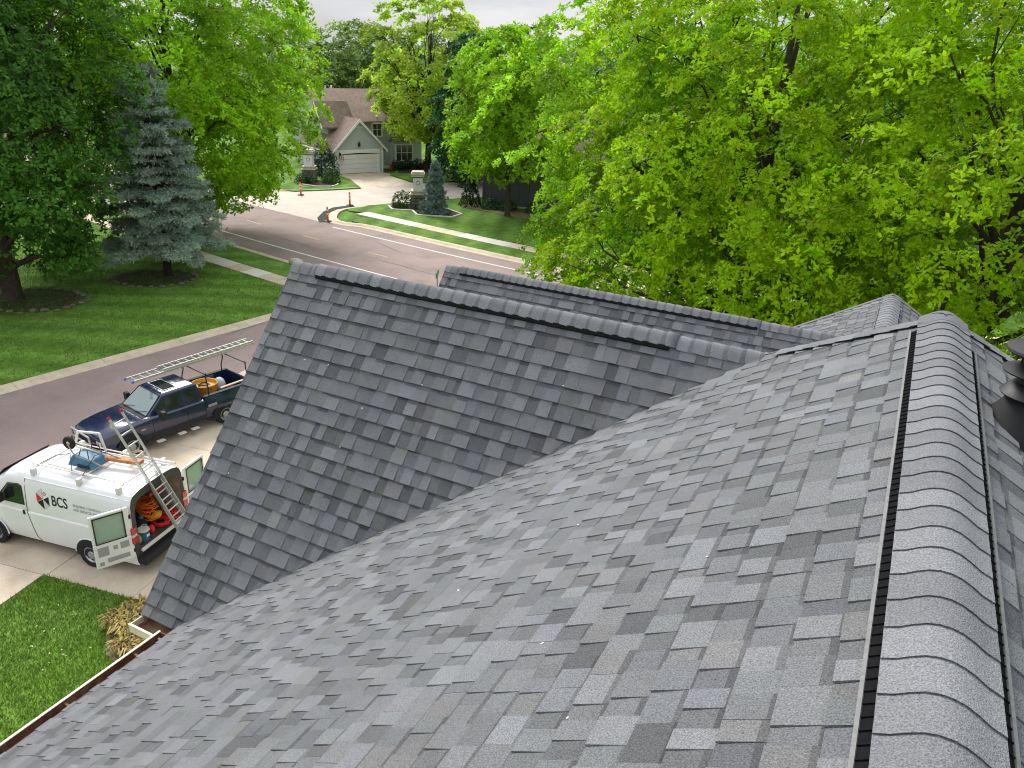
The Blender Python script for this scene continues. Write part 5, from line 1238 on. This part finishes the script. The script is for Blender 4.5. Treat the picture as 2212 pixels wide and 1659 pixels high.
# two-storey block behind
bx0, bx1, by0, by1, bE, bR = .9, 12.3, 3.4, 12.4, 5.05, 7.75
def bwall(mb):
    z = 0.
    while z < bE:
        x0 = GW if z < GE + .2 else bx0
        mb.hexa([(x0, by0, z), (bx1, by0, z), (bx1, by0 + .1, z), (x0, by0 + .1, z), (x0, by0 + .012, z + .24), (bx1, by0 + .012, z + .24), (bx1, by0 + .1, z + .24), (x0, by0 + .1, z + .24)]); z += .242
part('front_wall', SIDE, bwall)
part('end_wall', SIDE, lambda mb: mb.prism([(bx1 - .1, by0 + .1, 0), (bx1 - .1, by1, 0), (bx1 - .1, by1, bE), (bx1 - .1, (by0 + by1) / 2, bR - .2), (bx1 - .1, by0 + .1, bE)], (.1, 0, 0)))
part('end_wall', SIDE, lambda mb: mb.prism([(bx0, by0 + .1, 0), (bx0, by1, 0), (bx0, by1, bE), (bx0, (by0 + by1) / 2, bR - .2), (bx0, by0 + .1, bE)], (.1, 0, 0)))
part('back_wall', SIDE, lambda mb: mb.b2((bx0 + .1, by1 - .1, 0), (bx1 - .1, by1, bE)))
ym = (by0 + by1) / 2
def broof(mb):
    t = (bR - bE) / (ym - by0)
    for ye in (by0 - .5, by1 + .5):
        ze = bE - .5 * t
        mb.hexa([(bx0 - .4, ye, ze), (bx1 + .4, ye, ze), (bx1 + .4, ym, bR), (bx0 - .4, ym, bR), (bx0 - .4, ye, ze + .14), (bx1 + .4, ye, ze + .14), (bx1 + .4, ym, bR + .16), (bx0 - .4, ym, bR + .16)])
rf = part('roof', BROOF, broof)
part('gutter', TRIM, lambda mb: mb.b2((GW + .5, by0 - .62, bE - .42), (bx1 + .4, by0 - .51, bE - .30)), bevel=.02)
for x, y in ((1.2, ym + .6), (3.1, ym + .4), (4.0, ym + .8)):
    mb = MB(); mb.lathe([(.09, -.4), (.09, .30), (.12, .30), (.12, .38), (.0, .40)], (x, y, bR), n=10); mb.build('vent_pipe', TRIM, rf)
# cross dormer on the left roof
part('dormer_wall', SIDE, lambda mb: mb.prism([(.10, 2.6, 4.2), (.10, 5.6, 4.2), (.10, 5.6, 5.4), (.10, 4.1, 6.6)], (.1, 0, 0)))
part('dormer_roof', BROOF, lambda mb: (mb.hexa([(-.2, 2.3, 4.3), (3.6, 2.3, 4.3), (3.6, 4.1, 6.7), (-.2, 4.1, 6.7), (-.2, 2.3, 4.43), (3.6, 2.3, 4.43), (3.6, 4.1, 6.85), (-.2, 4.1, 6.85)]),
                                     mb.hexa([(-.2, 5.9, 4.3), (3.6, 5.9, 4.3), (3.6, 4.1, 6.7), (-.2, 4.1, 6.7), (-.2, 5.9, 4.43), (3.6, 5.9, 4.43), (3.6, 4.1, 6.85), (-.2, 4.1, 6.85)])))
part('barge_board', TRIM, lambda mb: mb.hexa([(-.26, 2.3, 4.2), (-.2, 2.3, 4.2), (-.2, 4.1, 6.6), (-.26, 4.1, 6.6), (-.26, 2.3, 4.42), (-.2, 2.3, 4.42), (-.2, 4.1, 6.84), (-.26, 4.1, 6.84)]))
def hwin(x0, x1, z0, z1, n, y=by0):
    w_ = part('window', HGL, lambda mb: mb.b2((x0, y - .04, z0), (x1, y - .008, z1)))
    def fr_(mb):
        mb.b2((x0 - .14, y - .09, z1), (x1 + .14, y - .002, z1 + .14)); mb.b2((x0 - .14, y - .09, z0 - .16), (x1 + .14, y - .002, z0))
        for k in range(n + 1):
            xx = x0 + (x1 - x0) * k / n; hw = .13 if k in (0, n) else .06
            mb.b2((xx - hw / 2 - (.07 if k == 0 else 0), y - .088, z0), (xx + hw / 2 + (.07 if k == n else 0), y - .003, z1))
    part('frame', TRIM, fr_, parent=w_)
    mb = MB(); mb.b2((x0, y - .06, (z0 + z1) / 2 - .03), (x1, y - .042, (z0 + z1) / 2 + .03)); mb.build('sash_bar', TRIM, w_)
hwin(6.1, 7.2, 3.35, 4.65, 2); hwin(8.6, 9.9, 3.35, 4.65, 2)
part('bay', SIDE, lambda mb: mb.b2((8.25, by0 - .7, .25), (10.95, by0 - .002, 2.75)))
part('bay_roof', BROOF, lambda mb: mb.hexa([(8.1, by0 - .85, 2.75), (11.1, by0 - .85, 2.75), (11.1, by0, 2.75), (8.1, by0, 2.75), (8.4, by0 - .3, 3.1), (10.8, by0 - .3, 3.1), (10.8, by0, 3.1), (8.4, by0, 3.1)]))
hwin(8.55, 10.65, .75, 2.35, 3, by0 - .7)
part('front_door', mat('dark_red_door', (.12, .02, .02), rough=.5), lambda mb: mb.b2((6.3, by0 - .05, .1), (7.25, by0 - .006, 2.15)))
part('door_trim', TRIM, lambda mb: (mb.b2((6.15, by0 - .08, .1), (6.295, by0 - .003, 2.3)), mb.b2((7.255, by0 - .08, .1), (7.4, by0 - .003, 2.3))))
part('porch_step', CONC, lambda mb: mb.b2((5.9, by0 - 1.6, .0), (7.7, by0 - .1, .16)))
# small flag by the garage door
def flag(name, label, base, h, rz):
    root = empty(name, base, rz, label, 'flag'); mb = MB(); mb.tube([(0, 0, 0), (0, -.35, h)], .014, 6); mb.build('pole', TRIM, root)
    FR, FW, FB = mat('flag_red', (.45, .03, .03), rough=.8), mat('flag_white', (.65, .63, .60), rough=.8), mat('flag_blue', (.025, .03, .12), rough=.8)
    for k in range(6):
        mb = MB(); a0, a1 = .09 * k, .09 * k + .088
        P = [(.0 + a, -.30 + .05 * math.sin(3 * z + k), h - .15 - z - a * .5) for z in (0., .3, .6) for a in (a0, a1)]
        mb.add(P, [(0, 1, 3, 2), (2, 3, 5, 4)]); mb.build('stripe', (FR, FW)[k % 2], root)
    mb = MB(); mb.add([(-.004, -.31, h - .14), (.25, -.31, h - .27), (.25, -.31, h - .55), (-.004, -.31, h - .42)], [(0, 1, 2, 3)]); mb.build('canton', FB, root)
flag('flag', 'small striped flag drooping beside the white garage door', (ho.x + hu.x * .3 - hb.x * .05, ho.y + hu.y * .3 - hb.y * .05, 1.35), 1.05, ang)
flag('flag', 'small striped flag at the corner of the dark grey wall', (-33.9, 60.3, 2.2), 1.1, .3)
pot = empty('plant_pot', (-50.75, 71.0, .1), label='red plant pot beside the front step of the far house', cat='pot')
mb = MB(); mb.lathe([(.16, 0), (.24, .42), (.20, .42), (.15, .1)], n=14); mb.build('pot', mat('red_pot', (.30, .05, .03), rough=.6), pot, smooth=True)

# neighbour: only a dark grey side wall shows under the trees
nb = empty('grey_house', (-33.19, 59.73, 0), math.atan2(.21, .978), 'dark grey house wall half hidden under the trees', 'house')
for k in range(18):
    mb = MB(); mb.b2((k * .82 + .01, 0, .25), (k * .82 + .81, .1, 4.6)); mb.build('wall_panel', SIDED, nb, bevel=.01)
mb = MB(); mb.b2((0, .1, 0), (14.8, 9, 4.6)); mb.build('wall', SIDED, nb); mb = MB(); mb.b2((-.02, -.03, 0), (14.8, .098, .25)); mb.build('plinth', CONC2, nb)
mb = MB(); mb.b2((-.03, -.03, .25), (.10, .12, 4.6)); mb.build('corner_board', SIDED, nb)
mb = MB(); mb.hexa([(-.6, -.6, 4.5), (15.4, -.6, 4.5), (15.4, 9.6, 4.5), (-.6, 9.6, 4.5), (4, 4.4, 7.6), (11, 4.4, 7.6), (11, 4.6, 7.6), (4, 4.6, 7.6)]); mb.build('roof', BROOF, nb)
# two more roofs glimpsed through the leaves
def simple_house(label, loc, rz, wm, w=13, d=9, e=4.8, r=7.6):
    root = empty('house', loc, rz, label, 'house')
    mb = MB(); mb.b2((0, 0, 0), (w, d, e)); mb.build('wall', wm, root)
    mb = MB(); mb.hexa([(-.5, -.5, e - .2), (w + .5, -.5, e - .2), (w + .5, d + .5, e - .2), (-.5, d + .5, e - .2), (-.4, d / 2 - .05, r), (w + .4, d / 2 - .05, r), (w + .4, d / 2 + .05, r), (-.4, d / 2 + .05, r)]); mb.build('roof', BROOF, root)
    for k in range(4):
        mb = MB(); mb.b2((1.4 + k * 3, -.03, 1.0), (2.6 + k * 3, .02, 2.4)); w_ = mb.build('window', HGL, root)
        mb = MB(); mb.b2((1.25 + k * 3, -.05, 2.41), (2.75 + k * 3, -.002, 2.55)); mb.b2((1.25 + k * 3, -.05, .85), (2.75 + k * 3, -.002, .99)); mb.build('frame', TRIM, w_)
simple_house('pale house glimpsed through the maples at the far left', (-92, 55, 0), .5, mat('pale_siding', (.50, .46, .40), rough=.8))
simple_house('tan house glimpsed behind the oaks across the road', (-6, 66, 0), -.05, mat('tan_siding', (.45, .38, .33), rough=.8), w=16)
simple_house('beige house glimpsed behind the yellow-green tree', (-44, 98, 0), .9, mat('pale_siding', (.50, .46, .40)))
# stone gate pillars with pale panels
LIME = mat('limestone', (.52, .46, .36), rough=.85, var=.25, vscale=3, bump=.4, bscale=14); PANEL = mat('pale_panel', (.68, .68, .68), rough=.7, var=.05)
def pillar(label, loc, rz):
    root = empty('gate_pillar', (loc[0], loc[1], .12), rz, label, 'pillar'); g = random.Random(int(loc[0] * 7))
    z = 0
    for c in range(4):
        x = -.62
        while x < .60:
            w = min(g.uniform(.28, .48), .62 - x)
            if w > .08:
                mb = MB(); mb.b2((x + .01, -.62 + g.uniform(0, .03), z + .01), (x + w - .01, .62 - g.uniform(0, .03), z + .25)); mb.build('stone', STONE, root, bevel=.03)
            x += w
        z += .262
    for k, (h_, hw) in enumerate(((.10, .66), (.14, .56), (.10, .60))):
        mb = MB(); mb.b2((-hw, -hw, z + .005), (hw, hw, z + h_)); mb.build('base_course', LIME, root, bevel=.02); z += h_
    mb = MB(); mb.b2((-.40, -.40, z), (.40, .40, z + 1.05)); pn = mb.build('panel_block', PANEL, root, bevel=.015)
    mb = MB(); R_ = Matrix.Rotation(math.pi / 2, 3, 'X'); mb.lathe([(.0, .0), (.17, 0), (.17, .012), (0, .015)], (0, -.402, z + .62), n=20, R=R_); em = mb.build('emblem', mat('brown_emblem', (.16, .06, .05), rough=.6), pn)
    mb = MB(); mb.lathe([(.10, .013), (.13, .013), (.13, .022), (.10, .022)], (0, -.402, z + .62), n=20, R=R_); mb.build('emblem_ring', PANEL, em)
    z += 1.05
    mb = MB(); mb.b2((-.43, -.43, z + .004), (.43, .43, z + .06)); mb.build('dark_band', BLK, root); z += .064
    for h_, hw in ((.16, .52), (.14, .56), (.12, .48)):
        mb = MB(); mb.b2((-hw, -hw, z + .004), (hw, hw, z + h_)); mb.build('cap_stone', LIME, root, bevel=.03); z += h_
pillar('stone pillar with pale emblem panel beside the small spruce', (-36.9, 55.3), RAD(32))
pillar('stone pillar with pale panel under the oak near the garage', (-52.4, 59.8), RAD(28))
# orange delineator posts
ORP = mat('orange_post', (.78, .13, .03), rough=.45); WREF = mat('white_reflective_band', (.78, .74, .68), rough=.4)
for x, y, lb in ((-39.1, 46.35, 'orange delineator post at the tip of the kerb, nearest the main road'), (-41.85, 52.5, 'orange delineator post standing on the concrete street behind the kerb'), (-48.1, 53.6, 'orange delineator post in front of the far pillar bed')):
    root = empty('delineator_post', (x, y, .015), .4, lb, 'traffic post')
    mb = MB(); mb.lathe([(.30, 0), (.30, .05), (.22, .08), (.08, .09)], n=8); mb.build('base', BLK, root)
    mb = MB(); mb.lathe([(.085, .08), (.075, .5), (.065, 1.06), (.03, 1.12)], n=14); mb.build('post', ORP, root, smooth=True)
    for z in (.52, .80):
        mb = MB(); mb.lathe([(.081, z), (.079, z + .12)], n=14); mb.build('band', WREF, root, smooth=True)
# lamp post, street sign, white rock
lp = empty('lamp_post', (.38, 44.9, .1), label='lamp post with white lantern just beyond the far wing ridge', cat='lamp post')
mb = MB(); mb.tube([(0, 0, -.1), (0, 0, .5), (0, 0, 2.25)], [.06, .045, .04], 10); mb.build('pole', BLK, lp, smooth=True)
mb = MB(); mb.lathe([(.10, 2.25), (.17, 2.62), (.17, 2.64), (.09, 2.66)], n=8); mb.build('lantern', mat('frosted_lantern', (.75, .72, .66), rough=.3), lp)
mb = MB(); mb.lathe([(.21, 2.64), (.10, 2.78), (.02, 2.84)], n=8); mb.build('lantern_cap', BLK, lp)
sg = empty('street_sign', (-19.35, 30.6, .05), RAD(25), 'small green street sign peeping over the second gable', 'sign')
mb = MB(); mb.tube([(0, 0, -.1), (0, 0, 2.75)], .03, 8); mb.build('pole', RIM, sg)
mb = MB(); mb.b2((-.02, -.45, 2.45), (.02, .45, 2.70)); pb = mb.build('sign_plate', mat('sign_green', (.0, .22, .14), rough=.4), sg, bevel=.01)
mb = MB(); mb.b2((.021, -.05, 2.48), (.024, .05, 2.67)); mb.b2((-.024, -.05, 2.48), (-.021, .05, 2.67)); mb.build('white_mark', WREF, pb)
rk = empty('rock', (-32.3, 35.2, .1), label='pale boulder on the verge beside the main road', cat='rock'); g = random.Random(4); mb = MB()
mb.loft([[(.55 * r * math.cos(a) * g.uniform(.85, 1.1), .34 * r * math.sin(a) * g.uniform(.85, 1.1), z) for a in np.linspace(0, 6.283, 9, endpoint=False)] for r, z in ((.9, 0), (1, .12), (.8, .28), (.35, .36))], cap0=True, cap1=True); mb.build('stone', LIME, rk, smooth=True, angle=60)
